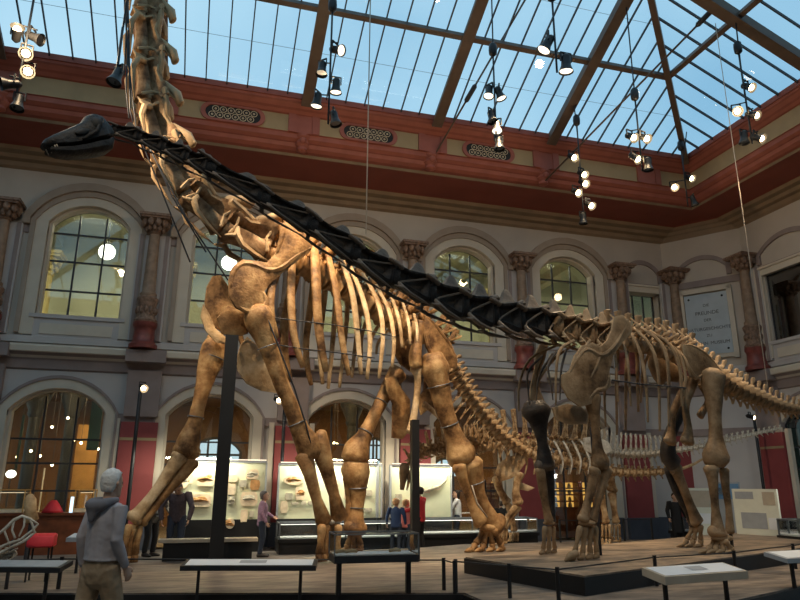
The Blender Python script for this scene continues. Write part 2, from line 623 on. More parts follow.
RB = [1.75, 5.7, 9.4, 13.1]     # bay centres along the right wall, measured from the chamfer
b = MB()
wall_storey(b, 0, C2[1] - YF, 0, 4.7, [(c, *LOA) for c in RB], 0, .5)
b.cur = 1
wall_storey(b, 0, C2[1] - YF, 4.7, 9.95, [(c, 1.0, 5.82, 7.92, 7.92) for c in RB], 0, .4)
struct('wall_right', xform(b, xf_right(C2[1])), ['wall', 'walltop'])
struct('wall_left', MB().box((XL - .3, YF, 0), (XL, W, 12.2)), 'walltop')
struct('wall_front', MB().box((XL, YF - .3, 0), (XR, YF, 12.2)), 'walltop')
struct('floor', MB().box((XL, YF, -.2), (XR + 8, W + 9.5, 0)), 'floor')

# cornice, cove and frieze swept round the hall (distance in from the wall, height)
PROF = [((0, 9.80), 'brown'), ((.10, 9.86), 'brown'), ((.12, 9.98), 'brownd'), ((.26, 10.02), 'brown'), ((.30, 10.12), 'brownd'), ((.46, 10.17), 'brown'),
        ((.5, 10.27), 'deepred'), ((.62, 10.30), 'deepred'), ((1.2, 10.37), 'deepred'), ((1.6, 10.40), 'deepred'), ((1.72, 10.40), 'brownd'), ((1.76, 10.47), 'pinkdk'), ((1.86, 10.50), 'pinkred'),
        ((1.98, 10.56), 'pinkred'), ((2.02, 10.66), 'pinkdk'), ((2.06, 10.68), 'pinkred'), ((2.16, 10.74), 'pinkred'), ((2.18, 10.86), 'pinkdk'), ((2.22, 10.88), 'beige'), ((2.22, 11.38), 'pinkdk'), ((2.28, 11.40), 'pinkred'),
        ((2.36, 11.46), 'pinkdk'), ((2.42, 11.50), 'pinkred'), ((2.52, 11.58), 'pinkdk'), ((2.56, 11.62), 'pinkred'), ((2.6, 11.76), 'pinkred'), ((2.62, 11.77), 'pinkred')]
mats = ['brown', 'brownd', 'deepred', 'pinkdk', 'pinkred', 'beige']


def cove_pts(d, z):
    k = max(0.0, 1 - d / 1.1)
    cx_, cy_ = CHX * k, CHY * k
    xr = XR - d * (XR - EX) / 2.6
    return [(XL, W - d, z), (xr - cx_, W - d, z), (xr, W - d - cy_, z), (xr, YF, z)]


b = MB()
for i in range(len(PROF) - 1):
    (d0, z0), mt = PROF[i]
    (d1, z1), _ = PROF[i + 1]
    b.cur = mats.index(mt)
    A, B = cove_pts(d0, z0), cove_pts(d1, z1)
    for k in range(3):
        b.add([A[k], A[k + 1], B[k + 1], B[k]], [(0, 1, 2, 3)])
# plain returns on the two sides behind the viewer, and the outer roof edge that keeps daylight out
b.cur = mats.index('pinkdk')
b.box((XL, YF, 11.66), (-10.4, EY + .12, 11.76))
b.box((-10.4, YF, 11.66), (EX + .12, -2.4, 11.76))
b.box((XL - .3, EY + .12, 11.66), (XR + 10, W + 10, 11.76))
b.box((EX + .12, YF - .3, 11.66), (XR + 10, EY + .12, 11.76))
struct('ceiling', b, mats)

# string course, bands and base moulding round the visible walls
def runs(d):
    """plan polyline of the walls moved in by d"""
    a = math.atan2(CHY, CHX)
    t1, t2 = d * math.tan(a / 2), d * math.tan((PI / 2 - a) / 2)
    return [(XL, W - d), (C1[0] - t1, W - d), (C2[0] - d, C2[1] - t2), (XR - d, YF)]


def course(name, prof, mats_):
    b = MB()
    names = []
    for i in range(len(prof) - 1):
        (d0, z0), mt = prof[i]
        (d1, z1), _ = prof[i + 1]
        if mt not in names:
            names.append(mt)
        b.cur = names.index(mt)
        A, B = runs(d0), runs(d1)
        for k in range(3):
            b.add([(*A[k], z0), (*A[k + 1], z0), (*B[k + 1], z1), (*B[k], z1)], [(0, 1, 2, 3)])
    return struct(name, b, names)


course('trim_1', [((0, 4.36), 'greyb'), ((.06, 4.40), 'greyb'), ((.07, 4.62), 'greyb'), ((.10, 4.66), 'cream'), ((.16, 4.72), 'greyb'), ((.28, 4.78), 'cream'), ((.32, 4.80), 'cream'), ((.33, 4.93), 'cream'), ((.30, 4.98), 'cream'), ((.0, 5.02), 'cream')], None)
course('trim_2', [((0, 5.05), 'wall'), ((.08, 5.06), 'wall'), ((.08, 5.22), 'wall'), ((0, 5.26), 'wall')], None)


def band(name, segs, z0, z1, d, mt, frame='back'):
    b = MB()
    for x0, x1 in segs:
        if frame == 'back':
            b.box((x0, W - d, z0), (x1, W + .01, z1))
    return struct(name, b, mt)


def gaps(a, bays=BAYS):
    xs = [XL]
    for c in bays:
        xs += [c - a, c + a]
    xs.append(C1[0])
    return [(xs[i], xs[i + 1]) for i in range(0, len(xs), 2)]


band('trim_3', gaps(1.03), 8.02, 8.24, .05, 'greyb')
band('trim_4', gaps(1.13, LBAYS), 3.10, 3.32, .07, 'greyb')
band('baseboard_back', gaps(1.15, LBAYS), 0, .62, .1, 'bluebase')
b = MB()
b.box((0, -.1, 0), (.95, 0, .62))
b.box((3.05, -.1, 0), (4.65, 0, .62))
struct('baseboard_right', xform(b, xf_right(C2[1])), 'bluebase')
# corner bands
dcx = (V((C2[0], C2[1], 0)) - V((C1[0], C1[1], 0))).normalized()
ncx = V((dcx.y, -dcx.x, 0))
cc = (V((C1[0], C1[1], 0)) + V((C2[0], C2[1], 0))) / 2
HC = math.hypot(CHX, CHY) / 2
b = MB()
b.obox(cc + ncx * .02 + V((0, 0, 8.13)), dcx * HC, ncx * .03, (0, 0, .11))
struct('trim_5', b, 'greyb')
b = MB()
b.obox(cc + ncx * .02 + V((0, 0, 3.21)), dcx * HC, ncx * .04, (0, 0, .11))
struct('trim_6', b, 'greyb')
b = MB()
b.box((0, -.05, 8.02), (C2[1] - YF, 0, 8.24))
struct('trim_7', xform(b, xf_right(C2[1])), 'greyb')

# windows: casing, moulded arch, panes, glazing bars, parapet panel
wn = 0


def window(cx, xf=None, flat=False, small=False, upper=True):
    global wn
    wn += 1
    X = (lambda mb: xform(mb, xf)) if xf is not None else (lambda mb: mb)
    Yw = 0 if xf is not None else W
    a, zb, zs, zc = UPA if upper else LOA
    if flat:
        zs = zc = 7.92
    if small:
        a = .62
    r = bpy.data.objects.new('window_%d' % wn, None)
    COL.objects.link(r)
    r['kind'] = 'structure'
    WM[r.name] = Matrix.Identity(4)
    q = MB()
    if flat:
        ring(q, cx, a, a + .2, zb - .5, zs, zs, zs + .2, Yw - .09, Yw + .05, zs2=zs + .2)
        ring(q, cx, a + .2, a + .27, zb - .5, zs + .2, zs + .2, zs + .27, Yw - .13, Yw + .05, zs2=zs + .27)
    elif upper:
        ring(q, cx, a, a + .3, zb - .55, zs, zc, zc + .24, Yw - .07, Yw + .05)
        ring(q, cx, a - .07, a, zb, zs, zc - .06, zc, Yw + .1, Yw + .34)
    else:
        ring(q, cx, a, a + .24, 0, zs, zc, zc + .24, Yw - .08, Yw + .05)
        ring(q, cx, a - .06, a, 0, zs, zc - .05, zc, Yw + .1, Yw + .34)
    X(q).build('casing', 'cream', r)
    q = MB()
    if upper and not flat:
        ring(q, cx, a + .3, a + .42, 5.3, zs, zc + .24, zc + .40, Yw - .12, Yw + .05)
        ring(q, cx, a + .42, a + .6, 8.24, zs + .04, zc + .40, zc + .62, Yw - .2, Yw + .05)
        X(q).build('hood_moulding', 'hood_m', r)
    elif flat:
        ring(q, cx, a + .0, a + .16, 8.3, 8.6, 8.95, 9.1, Yw - .06, Yw + .05)
        X(q).build('niche_moulding', 'greyb', r)
    elif not upper:
        ring(q, cx, a + .24, a + .30, 0, zs, zc + .24, zc + .32, Yw - .12, Yw + .05)
        X(q).build('hood_moulding', 'greyb', r)
    # panes and bars
    Yg = Yw + (.38 if xf is None else .1)
    p = arch(cx, a, zb, zs, zc)
    q = MB()
    q.add([(x, Yg, z) for x, z in p], [tuple(range(len(p)))])
    q.add([(x, Yg + .02, z) for x, z in p], [tuple(range(len(p) - 1, -1, -1))])
    X(q).build('glass_pane', 'dglass' if xf is not None else 'wglass', r)
    q = MB()
    nb = 3 if xf is None else 1
    for i in range(1, nb):
        x = cx - a + 2 * a * i / nb
        ztop = zs + (zc - zs) * (1 - abs(x - cx) / a)
        if upper or True:
            q.box((x - .022, Yg - .03, zb), (x + .022, Yg + .03, ztop + .02))
    zz = [zb + (zs - zb) * t for t in ((.0, .3, .62, .93) if upper else (.42, .62, .8))]
    if flat:
        zz = zz[:1]
    for z in zz:
        q.box((cx - a, Yg - .028, z - .022), (cx + a, Yg + .028, z + .022))
    ring(q, cx, a - .05, a, zb, zs, zc - .05, zc, Yg - .03, Yg + .03)
    X(q).build('glazing_bars', 'bar', r)
    if upper:
        q = MB()
        q.box((cx - a - .12, Yw - .1, zb - .1), (cx + a + .12, Yw + .3, zb))
        q.box((cx - a, Yw - .05, 5.18), (cx + a, Yw + .02, zb - .1))
        X(q).build('sill_panel', 'wall', r)
        q = MB()
        q.box((cx - a + .16, Yw - .075, 5.3), (cx + a - .16, Yw - .045, zb - .24))
        X(q).build('parapet_panel', 'cream', r)
    return r


for c in BAYS:
    window(c)
window(14.06, flat=True, small=True)
for c in RB:
    window(c, xf=xf_right(C2[1]), flat=True)
for c in LBAYS:
    window(c, upper=False)
for c in RB[:2]:
    window(c, xf=xf_right(C2[1]), upper=False)


# columns upstairs and pilasters downstairs
def capital(mb, z0, z1, r0, r1):
    h = z1 - z0
    mb.lathe([(r0 * 1.05, z0), (r0 * 1.25, z0 + h * .05), (r0 * 1.05, z0 + h * .1), (r0 * 1.15, z0 + h * .3), (r1 * .72, z0 + h * .62), (r1 * .9, z0 + h * .74)])
    for j in range(10):
        w = 2 * PI * j / 10
        for zz, rr, s in ((.32, r0 * 1.45, .07), (.58, r1 * .86, .085)):
            mb.ball((rr * math.cos(w + zz), rr * math.sin(w + zz), z0 + h * zz), s, 6, 5, (1, 1, 1.5))
    mb.box((-r1, -r1, z0 + h * .76), (r1, r1, z0 + h * .86))
    mb.box((-r1 * 1.12, -r1 * 1.12, z0 + h * .86), (r1 * 1.12, r1 * 1.12, z1))


def column(pos, nrm, label, xdir):
    """an engaged column: pos on the wall, nrm into the room"""
    c = V((pos[0], pos[1], 0)) + V(nrm) * .26
    t = thing('wall_column', (c.x, c.y, 4.98), label, 'column', 'carved half columns of the upper storey')
    ms = []
    b = MB()
    b.lathe([(.36, 5.0), (.36, 5.1), (.32, 5.14), (.28, 5.2), (.26, 5.5), (.28, 5.56), (.31, 5.6), (.31, 5.7)])
    ms.append(('pedestal', b, 'colred'))
    b = MB()
    b.lathe([(.28, 5.7), (.30, 5.76), (.25, 5.82), (.23, 5.9), (.24, 6.2), (.27, 6.28), (.28, 6.36), (.22, 6.42)])
    for j in range(12):
        w = 2 * PI * j / 12
        b.ball((.24 * math.cos(w), .24 * math.sin(w), 6.03), .05, 6, 5, (1, 1, 2))
    ms.append(('carved_drum', b, 'colorn'))
    b = MB()
    b.lathe([(.21, 6.42), (.22, 6.5), (.175, 6.56), (.165, 6.9), (.14, 8.1), (.135, 8.24)])
    ms.append(('shaft', b, 'coltan'))
    b = MB()
    capital(b, 8.2, 8.72, .145, .36)
    ms.append(('capital', b, 'colorn'))
    xd = V(xdir)
    rot = Matrix((xd, -V(nrm), V((0, 0, 1)))).transposed().to_4x4()
    rot.translation = c
    for n, b, mt in ms:
        xform(b, rot).build(n, mt, t, smooth=True, autos=40)
    b = MB()
    b.obox(V((pos[0], pos[1], 6.75)) + V(nrm) * .05, xd * .42, V(nrm) * .06, (0, 0, 1.5))
    b.build('backing_pilaster', 'wall', t)
    b = MB()
    for s in (-1, 1):
        b.obox(V((pos[0], pos[1], 6.75)) + V(nrm) * .115 + xd * .33 * s, xd * .05, V(nrm) * .02, (0, 0, 1.5))
    b.build('pilaster_edge', 'greyb', t)


def pilaster(pos, nrm, xdir, label, post=False):
    xd, N = V(xdir), V(nrm)
    p = V((pos[0], pos[1], 0))
    t = thing('wall_pilaster', (pos[0], pos[1], 0), label, 'pilaster', 'red panelled pilasters of the lower storey')
    b = MB()
    b.obox(p + N * .08 + V((0, 0, 3.85)), xd * .42, N * .1, (0, 0, .6))
    b.obox(p + N * .12 + V((0, 0, 4.8)), xd * .5, N * .3, (0, 0, .16))
    b.build('upper_block', 'greyb', t)
    b = MB()
    b.obox(p + N * .06 + V((0, 0, 1.85)), xd * .45, N * .1, (0, 0, 1.26))
    b.build('red_panel', 'pilred', t)
    b = MB()
    b.obox(p + N * .165 + V((0, 0, 2.68)), xd * .45, N * .006, (0, 0, .035))
    b.build('gold_line', 'beige', t)
    b = MB()
    for s in (-1, 1):
        b.obox(p + N * .04 + xd * .55 * s + V((0, 0, 1.9)), xd * .07, N * .06, (0, 0, 1.3))
    b.build('cream_edge', 'cream', t)
    b = MB()
    b.obox(p + N * .1 + V((0, 0, .3)), xd * .5, N * .14, (0, 0, .31))
    b.build('plinth', 'bluebase', t)


where_u = ['left of the first arched window, at the photo edge', 'left edge of the view, left of the window with the white globe',
           'between the globe window and the window behind the long neck', 'behind the golden shoulder blade', 'behind the black neck, left of the third clear window',
           'between the two arched windows above the torso of the dark skeleton', 'between the last arched window and the narrow window']
where_l = ['beyond the left edge, outside the arched opening', 'left of the first arched opening, at the photo edge', 'behind the thin lamp post right of the hooded man', 'behind the woman in the mauve shirt',
           'behind the tall black support post', 'just left of the black far foreleg of the dark skeleton', 'behind the legs of the dark skeleton, right of the amber shelves']
for i, x in enumerate(COLX):
    if i == 0:
        continue
    column((x, W), (0, -1, 0), 'carved half column, ' + where_u[i], (1, 0, 0))
    pilaster((x + (.32 if i == 3 else .12), W), (0, -1, 0), (1, 0, 0), 'dusky red wall pilaster, ' + where_l[i])
column((C1[0] + .1, W - .1), (0, -1, 0), 'carved brown half column between the narrow window and the inscribed tablet', (1, 0, 0))
column((XR, C2[1] - .25), (-1, 0, 0), 'carved brown half column between the inscribed tablet and the dark right window', (0, -1, 0))
column((XR, C2[1] - 3.45), (-1, 0, 0), 'carved brown half column right of the dark window, at the photo edge', (0, -1, 0))
pilaster((C1[0] + .05, W - .05), (0, -1, 0), (1, 0, 0), 'dusky red wall pilaster by the corner, behind the dark skeleton hind leg')
pilaster((XR, C2[1] - .25), (-1, 0, 0), (0, -1, 0), 'dusky red wall pilaster on the right, behind the cream poster panel')

# inscribed marble tablet in the corner
tb = thing('inscribed_tablet', tuple(cc + V((0, 0, 5.6))), 'pale marble tablet with engraved lettering in a cream frame on the corner wall', 'plaque')
tc0 = cc + ncx * .05
b = MB()
b.obox(tc0 + V((0, 0, 6.72)), dcx * .66, ncx * .03, (0, 0, 1.02))
b.build('marble_slab', 'marble', tb)
b = MB()
for s in (-1, 1):
    b.obox(tc0 + V((0, 0, 6.72)) + dcx * .75 * s, dcx * .075, ncx * .08, (0, 0, 1.2))
b.obox(tc0 + V((0, 0, 7.86)), dcx * .82, ncx * .08, (0, 0, .075))
b.obox(tc0 + V((0, 0, 5.62)), dcx * .82, ncx * .08, (0, 0, .06))
b.build('cream_frame', 'cream', tb)
for sx, sz in ((-.52, 7.6), (.52, 7.6), (-.52, 5.84), (.52, 5.84)):
    b = MB()
    b.ball(tuple(tc0 + dcx * sx + ncx * .04 + V((0, 0, sz))), .035, 8, 6)
    b.build('bolt', 'black', tb, smooth=True)
for txt, z, sz, *ox in (('DIE', 7.30, .13), ('FREUNDE', 7.03, .17), ('DER', 6.80, .13), ('NATURGESCHICHTE', 6.50, .145), ('ZU', 6.28, .13), ('BERLIN', 6.02, .15, -.30), ('MUSEUM', 6.02, .15, .30)):
    cu = bpy.data.curves.new('lettering', 'FONT')
    cu.body = txt
    cu.size = sz
    cu.align_x = 'CENTER'
    cu.extrude = .004
    cu.materials.append(M['ink'])
    ot = bpy.data.objects.new('tmp', cu)
    COL.objects.link(ot)
    me = bpy.data.meshes.new_from_object(ot.evaluated_get(bpy.context.evaluated_depsgraph_get()))
    bpy.data.objects.remove(ot)
    o = bpy.data.objects.new('lettering', me)
    mt = Matrix((dcx, V((0, 0, 1)), ncx)).transposed().to_4x4()
    mt.translation = tc0 + ncx * .036 + V((0, 0, z)) + dcx * (ox[0] if ox else 0)
    link(o, tb)
    o.matrix_basis = mt

# arched niche mouldings above the corner
b = MB()
ring(b, 0, .74, .9, 8.3, 8.6, 8.95, 9.1, -.06, .05)
mt = Matrix((dcx, -ncx, V((0, 0, 1)))).transposed().to_4x4()
mt.translation = cc
struct('trim_8', xform(b, mt), 'greyb')

# oval ventilation grilles and red piers of the frieze
yf = W - 2.22


def grille(x, label):
    t = thing('ventilation_grille', (x, yf, 11.13), label, 'vent', 'oval grilles in the ochre frieze')

    def oval(a, h, n=28):
        return [(x + (a - h) * (1 if math.cos(w) > 0 else -1) + h * math.cos(w), 11.13 + h * math.sin(w)) for w in [2 * PI * (i + .5) / n for i in range(n)]]
    o1, o2, o3 = oval(.72, .20), oval(.84, .26), oval(.66, .18)
    q = MB()
    q.add([(a, yf - .01, z) for a, z in o1], [tuple(range(len(o1)))])
    q.build('dark_opening', 'rubber', t)
    q = MB()
    n = len(o1)
    for A, B, y0 in ((o1, o2, yf - .05),):
        vs = [(p[0], y0, p[1]) for p in A] + [(p[0], y0, p[1]) for p in B] + [(p[0], yf, p[1]) for p in A] + [(p[0], yf, p[1]) for p in B]
        fs = []
        for i in range(n):
            j = (i + 1) % n
            fs += [(i, j, n + j, n + i), (n + i, n + j, 3 * n + j, 3 * n + i), (j, i, 2 * n + i, 2 * n + j)]
        q.add(vs, fs)
    q.build('red_surround', 'pinkred', t)
    q = MB()
    for k in range(6):
        for s in (-1, 1):
            cx, cz = x - .5 + k * .2 + (.04 if s > 0 else -.04), 11.13 + s * .088
            for rr in (.085, .022):
                pts = [(cx + rr * math.cos(2 * PI * i / 12), yf - .03, cz + rr * math.sin(2 * PI * i / 12)) for i in range(13)]
                q.tube(pts, .008, 5, cap=False)
    q.build('scrollwork', 'grille', t)


for i, lb in enumerate(['left of the tall brown neck, above the black skull', 'leftmost of the three, right of the tall brown neck', 'middle of the three, crossed by the long pale rope', 'rightmost of the three, behind a spotlight cluster', 'behind the bright lamp string at the right']):
    gx = (-3.65, .05, 3.78, 7.45, 11.3)[i]
    if i in (1, 2, 3):
        grille(gx, 'oval cream grille, ' + lb)
pier = MB()
for x in COLX[1:]:
    for dx in (-.33, .33):
        pier.box((x + dx - .1, yf - .06, 10.86), (x + dx + .1, yf + .02, 11.42))
    pier.box((x - .24, yf - .03, 10.86), (x + .24, yf + .02, 11.42))
for x in (-3.65, .05, 3.78, 7.45, 11.3):
    for dx in (-.95, .95):
        pass
struct('trim_10', pier, 'pinkred')
for x in COLX[1:6]:
    b = MB()
    b.lathe([(.05, 0), (.15, .06), (.13, .14), (.2, .24), (.17, .34), (.24, .42), (.24, .48)], (x, W - 2.02, 10.38), 14)
    b.ball((x, W - 2.2, 10.66), .1, 10, 7)
    t = b.build('frieze_corbel', 'pinkred', None, smooth=True, autos=40)
    k = COLX.index(x)
    tag(t, 'brick red corbel, ' + ['', 'left of the black skull', 'behind the tall brown neck', 'below the left brown rafter of the skylight', 'at the foot of the long tie rod, centre', 'right one of the two where tie rods are anchored'][k], 'corbel', 'brick red corbels under the frieze')
# ------------------------------------------------------------------ skylight
XW, YN = -10.4, -2.4                  # far sides of the glazed roof
RIDGE = (EY - YN) / 2                 # run from eave to ridge
sk = bpy.data.objects.new('window_%d' % (wn + 1), None)      # the glazed roof of the hall
COL.objects.link(sk)
sk['kind'] = 'structure'
WM[sk.name] = Matrix.Identity(4)


def roof_n(x, t):          # point on the back slope, t in from the eave
    return V((x, EY - t, EZ + SL * t))


def roof_e(y, t):          # point on the right slope
    return V((EX - t, y, EZ + SL * t))


rt = EZ + SL * RIDGE
yc = (EY + YN) / 2
g = MB()
g.add([(XW, EY, EZ), (EX, EY, EZ), (EX - RIDGE, yc, rt), (XW + RIDGE, yc, rt)], [(0, 1, 2, 3)])
g.add([(EX, EY, EZ), (EX, YN, EZ), (EX - RIDGE, yc, rt)], [(0, 1, 2)])
g.add([(EX, YN, EZ), (XW, YN, EZ), (XW + RIDGE, yc, rt), (EX - RIDGE, yc, rt)], [(0, 1, 2, 3)])
g.add([(XW, YN, EZ), (XW, EY, EZ), (XW + RIDGE, yc, rt)], [(0, 1, 2)])
g.v = [(x, y, z + .06) for x, y, z in g.v]
g.build('glass_roof', 'skyglass', sk)
upn = V((0, SL, 1)).normalized()
upe = V((SL, 0, 1)).normalized()
RX = COLX[:6]
for x in RX:
    tmax = min(RIDGE, x - XW if x < 0 else EX - x)
    b = MB()
    b.bar(roof_n(x, -.1) - upn * .1, roof_n(x, tmax) - upn * .1, .11, .34, upn)
    b.bar(roof_n(x, -.1) - upn * .28, roof_n(x, tmax) - upn * .28, .30, .05, upn)
    b.build('rafter', 'rafter', sk)
for y in (11.0, 7.2, 3.4):
    tmax = min(RIDGE, EY - y, y - YN)
    b = MB()
    b.bar(roof_e(y, -.1) - upe * .1, roof_e(y, tmax) - upe * .1, .11, .34, upe)
    b.bar(roof_e(y, -.1) - upe * .28, roof_e(y, tmax) - upe * .28, .30, .05, upe)
    b.build('rafter', 'rafter', sk)
for sx, sy, ex in ((EX, EY, EX - RIDGE), (EX, YN, EX - RIDGE), (XW, EY, XW + RIDGE), (XW, YN, XW + RIDGE)):
    b = MB()
    b.bar(V((sx, sy, EZ - .12)), V((ex, yc, rt - .12)), .16, .3)
    b.build('hip_rafter', 'rafter', sk)
b = MB()
b.bar((XW + RIDGE, yc, rt - .1), (EX - RIDGE, yc, rt - .1), .2, .3)
b.build('ridge_beam', 'rafter', sk)
n = 0
for i in range(len(RX)):
    x0 = RX[i]
    x1 = RX[i + 1] if i + 1 < len(RX) else EX
    k = 7 if i + 1 < len(RX) else 9
    for j in range(1, k):
        x = x0 + (x1 - x0) * j / k
        tmax = min(RIDGE, x - XW, EX - x)
        if tmax > .2:
            b = MB()
            b.bar(roof_n(x, 0), roof_n(x, tmax), .03, .06, upn)
            b.build('glazing_bar', 'bar', sk)
for j in range(1, 27):
    y = EY - j * .62
    tmax = min(RIDGE, EY - y, y - YN)
    if tmax > .2 and all(abs(y - q) > .2 for q in (11.0, 7.2, 3.4)):
        b = MB()
        b.bar(roof_e(y, 0), roof_e(y, tmax), .035, .07, upe)
        b.build('glazing_bar', 'bar', sk)
for j in range(1, 36):
    x = XW + j * .68
    tmax = min(RIDGE, x - XW, EX - x)
    if j % 3 == 0 and tmax > .2:
        b = MB()
        b.bar((x, YN, EZ), (x, YN + tmax, EZ + SL * tmax), .05, .1)
        b.build('glazing_bar', 'bar', sk)
TP = 2.35
for t in (TP, 2 * TP, 3 * TP):
    b = MB()
    b.bar(roof_n(XW + t, t) - upn * .12, roof_n(EX - t, t) - upn * .12, .13, .16, upn)
    b.build('purlin', 'rafter' if t == TP else 'rafter', sk)
    b = MB()
    b.bar(roof_e(EY - t, t) - upe * .12, roof_e(YN + t, t) - upe * .12, .13, .16, upe)
    b.build('purlin', 'rafter', sk)
for t in (1.2, 3.5, 5.8):
    b = MB()
    b.bar(roof_n(XW + t, t) + upn * .05, roof_n(EX - t, t) + upn * .05, .008, .006, upn)
    b.build('pane_joint', 'steel', sk)
b = MB()
b.box((XW, EY - .02, EZ - .1), (EX, EY + .06, EZ + .06))
b.box((EX - .02, YN, EZ - .1), (EX + .06, EY, EZ + .06))
b.build('eave_rail', 'pinkdk', sk)


def tie_rod(a, bb, tb_t, label):
    a, bb = V(a), V(bb)
    t = thing('tie_rod', a, label, 'rod', 'roof tie rods')
    MB().tube([a, bb], .028, 8).build('rod', 'rafter', t, smooth=True)
    c = a.lerp(bb, tb_t)
    d = (bb - a).normalized()
    MB().tube([c - d * .28, c - d * .22, c + d * .22, c + d * .28], [.03, .07, .07, .03], 8).build('turnbuckle', 'bar', t, smooth=True)


def on_ray_between(px, py, P, Q):
    """the point at pixel (px,py) on the upright plane through P and Q"""
    P, Q = V(P), V(Q)
    d = Q - P
    nn = V((-d.y, d.x, 0))
    r = ray(px, py)
    return CC + r * ((P - CC).dot(nn) / r.dot(nn))


anch = atX(430, 163, 5.69)
q = on_ray_between(525, 0, anch, V((9.4, 9.0, 0)))
tie_rod(anch, anch + (q - anch) * 1.25, .36, 'long thin tie rod rising from the central corbel past a turnbuckle to the roof')
anch = atX(545, 181, 9.34)
q = on_ray_between(722, 0, anch, V((11.6, 11.0, 0)))
tie_rod(anch, anch + (q - anch) * 1.15, .80, 'tie rod rising from the right corbel, its turnbuckle near the top of the photo')

# ------------------------------------------------------------------ hanging spotlight clusters
SPOTS = []


def lamp_head(t, pos, aim, lit, s=1.0):
    """a cylindrical spotlight with a yoke; lens glows when lit"""
    pos, d = V(pos), V(aim).normalized()
    b = MB()
    b.tube([pos - d * .20 * s, pos - d * .17 * s, pos - d * .02 * s, pos + d * .0 * s], [.05 * s, .075 * s, .08 * s, .085 * s], 12)
    b.tube([pos, pos + d * .11 * s], [.085 * s, .125 * s], 12, cap=False)
    sd = d.cross(V((0, 0, 1)))
    sd = sd.normalized() if sd.length > .1 else V((1, 0, 0))
    up = V((0, 0, 1))
    for k in (-1, 1):
        b.bar(pos - d * .08 * s + sd * .095 * s * k, pos - d * .08 * s + sd * .095 * s * k + up * .16 * s, .02 * s, .035 * s)
    b.bar(pos - d * .08 * s + up * .16 * s - sd * .1 * s, pos - d * .08 * s + up * .16 * s + sd * .1 * s, .03 * s, .02 * s)
    h = b.build('lamp_head', 'black', t, smooth=True, autos=35)
    b = MB()
    if lit == 2:
        x = d.orthogonal().normalized()
        y = d.cross(x)
        b.add([pos + d * .085 * s + (x * math.cos(w) + y * math.sin(w)) * .105 * s for w in [2 * PI * i / 14 for i in range(14)]], [tuple(range(14))])
        b.build('lens', 'lampdim', h)
    elif lit:
        b.ball(tuple(pos + d * .045 * s), .074 * s, 10, 7)
        b.build('bulb', 'lamp' if lit == 1 else 'lampdim', h, smooth=True)
    else:
        x = d.orthogonal().normalized()
        y = d.cross(x)
        b.add([pos + d * .07 * s + (x * math.cos(w) + y * math.sin(w)) * .1 * s for w in [2 * PI * i / 12 for i in range(12)]], [tuple(range(12))])
        b.build('lens', 'steel', h)
    return h


def cluster(P, heads, top, label, hook=None, s=1.0):
    """P: plan position (x,y); heads: list of (px, py, aim, lit); top: cable top height"""
    P = V((P[0], P[1], 0))
    zs = []
    pts = []
    for px, py, aim, lit in heads:
        r = ray(px, py)
        k = math.hypot(P.x, P.y) / math.hypot(r.x, r.y)
        q = CC + r * k
        pts.append((q, aim, lit))
        zs.append(q.z)
    zlo, zhi = min(zs), max(zs)
    t = thing('spotlight_cluster', (P.x, P.y, zlo), label, 'spotlight', 'hanging spotlight clusters')
    cx = sum(p[0].x for p in pts) / len(pts)
    cy = sum(p[0].y for p in pts) / len(pts)
    b = MB()
    b.tube([(P.x, P.y, top), (cx, cy, zhi + .5)], .018, 6)
    b.build('cable', 'bar', t, smooth=True)
    b = MB()
    b.lathe([(.04, zhi + .95), (.09, zhi + 1.0), (.1, zhi + 1.12), (.09, zhi + 1.24), (.04, zhi + 1.3)], (cx, cy, 0), 10)
    if len(heads) > 1:
        b.build('hook_block', 'charcoal', t, smooth=True)
    b = MB()
    b.tube([(cx, cy, zhi + .95), (cx, cy, zlo - .1)], .022, 6)
    for q, aim, lit in pts:
        b.tube([(cx, cy, q.z + .17 * s), (q.x, q.y, q.z + .17 * s)], .016, 6)
    b.build('hanging_pole', 'charcoal', t, smooth=True)
    for q, aim, lit in pts:
        lamp_head(t, q, aim, lit, s)
    SPOTS.append((t, pts))


LL, RR, DN = (-.6, -.3, -.75), (.6, -.4, -.7), (.05, -.15, -1)
FW = (.2, -.75, -.65)
cluster((-3.76, 11.9), [(17, 32, (.2, -.7, .3), 1), (36, 38, (.9, -.2, -.4), 0), (26, 53, FW, 1), (28, 71, FW, 1), (8, 84, (-.8, -.3, -.3), 0), (18, 104, (.0, -.2, -1), 0)], 13.6,
        'string of six black spotlights hanging at the upper left edge of the photo')
cluster((-1.77, 10.2), [(116, 78, (-.2, -.2, -1), 0)], 14.3, 'single silver spotlight hanging beside the tall brown neck')
cluster((1.95, 12.1), [(338, 50, (.6, -.6, -.4), 2), (322, 70, (-.1, -.1, -1), 0), (336, 88, (0, .1, -1), 2), (317, 102, (-.1, .1, -1), 2), (335, 120, (.2, -.1, -1), 0)], 13.4,
        'dense cluster of black spotlights left of the long rope, one white lamp lit', s=1.05)
cluster((5.69, 12.0), [(489, 93, (-.2, -.1, -1), 2), (500, 95, (.3, -.1, -1), 2), (492, 118, (.1, -.2, -1), 0), (497, 128, (-.1, -.2, -1), 2), (499, 145, (0, -.1, -1), 0)], 13.4,
        'column of spotlights hanging in front of the central grille, lamps facing down')
cluster((5.69, 9.25), [(546, 46, (-.5, .2, -1), 2), (566, 66, (0, .1, -1), 2)], 14.6, 'pair of black bell spotlights hanging highest, in the middle of the skylight', s=1.1)
cluster((9.4, 14.7), [(573, 157, FW, 1), (583, 174, FW, 1), (584, 183, FW, 1), (577, 192, FW, 1), (590, 205, FW, 1), (583, 220, (0, 0, -1), 0)], 12.3,
        'string of five glowing lamps hanging lowest, beside the right corbel')
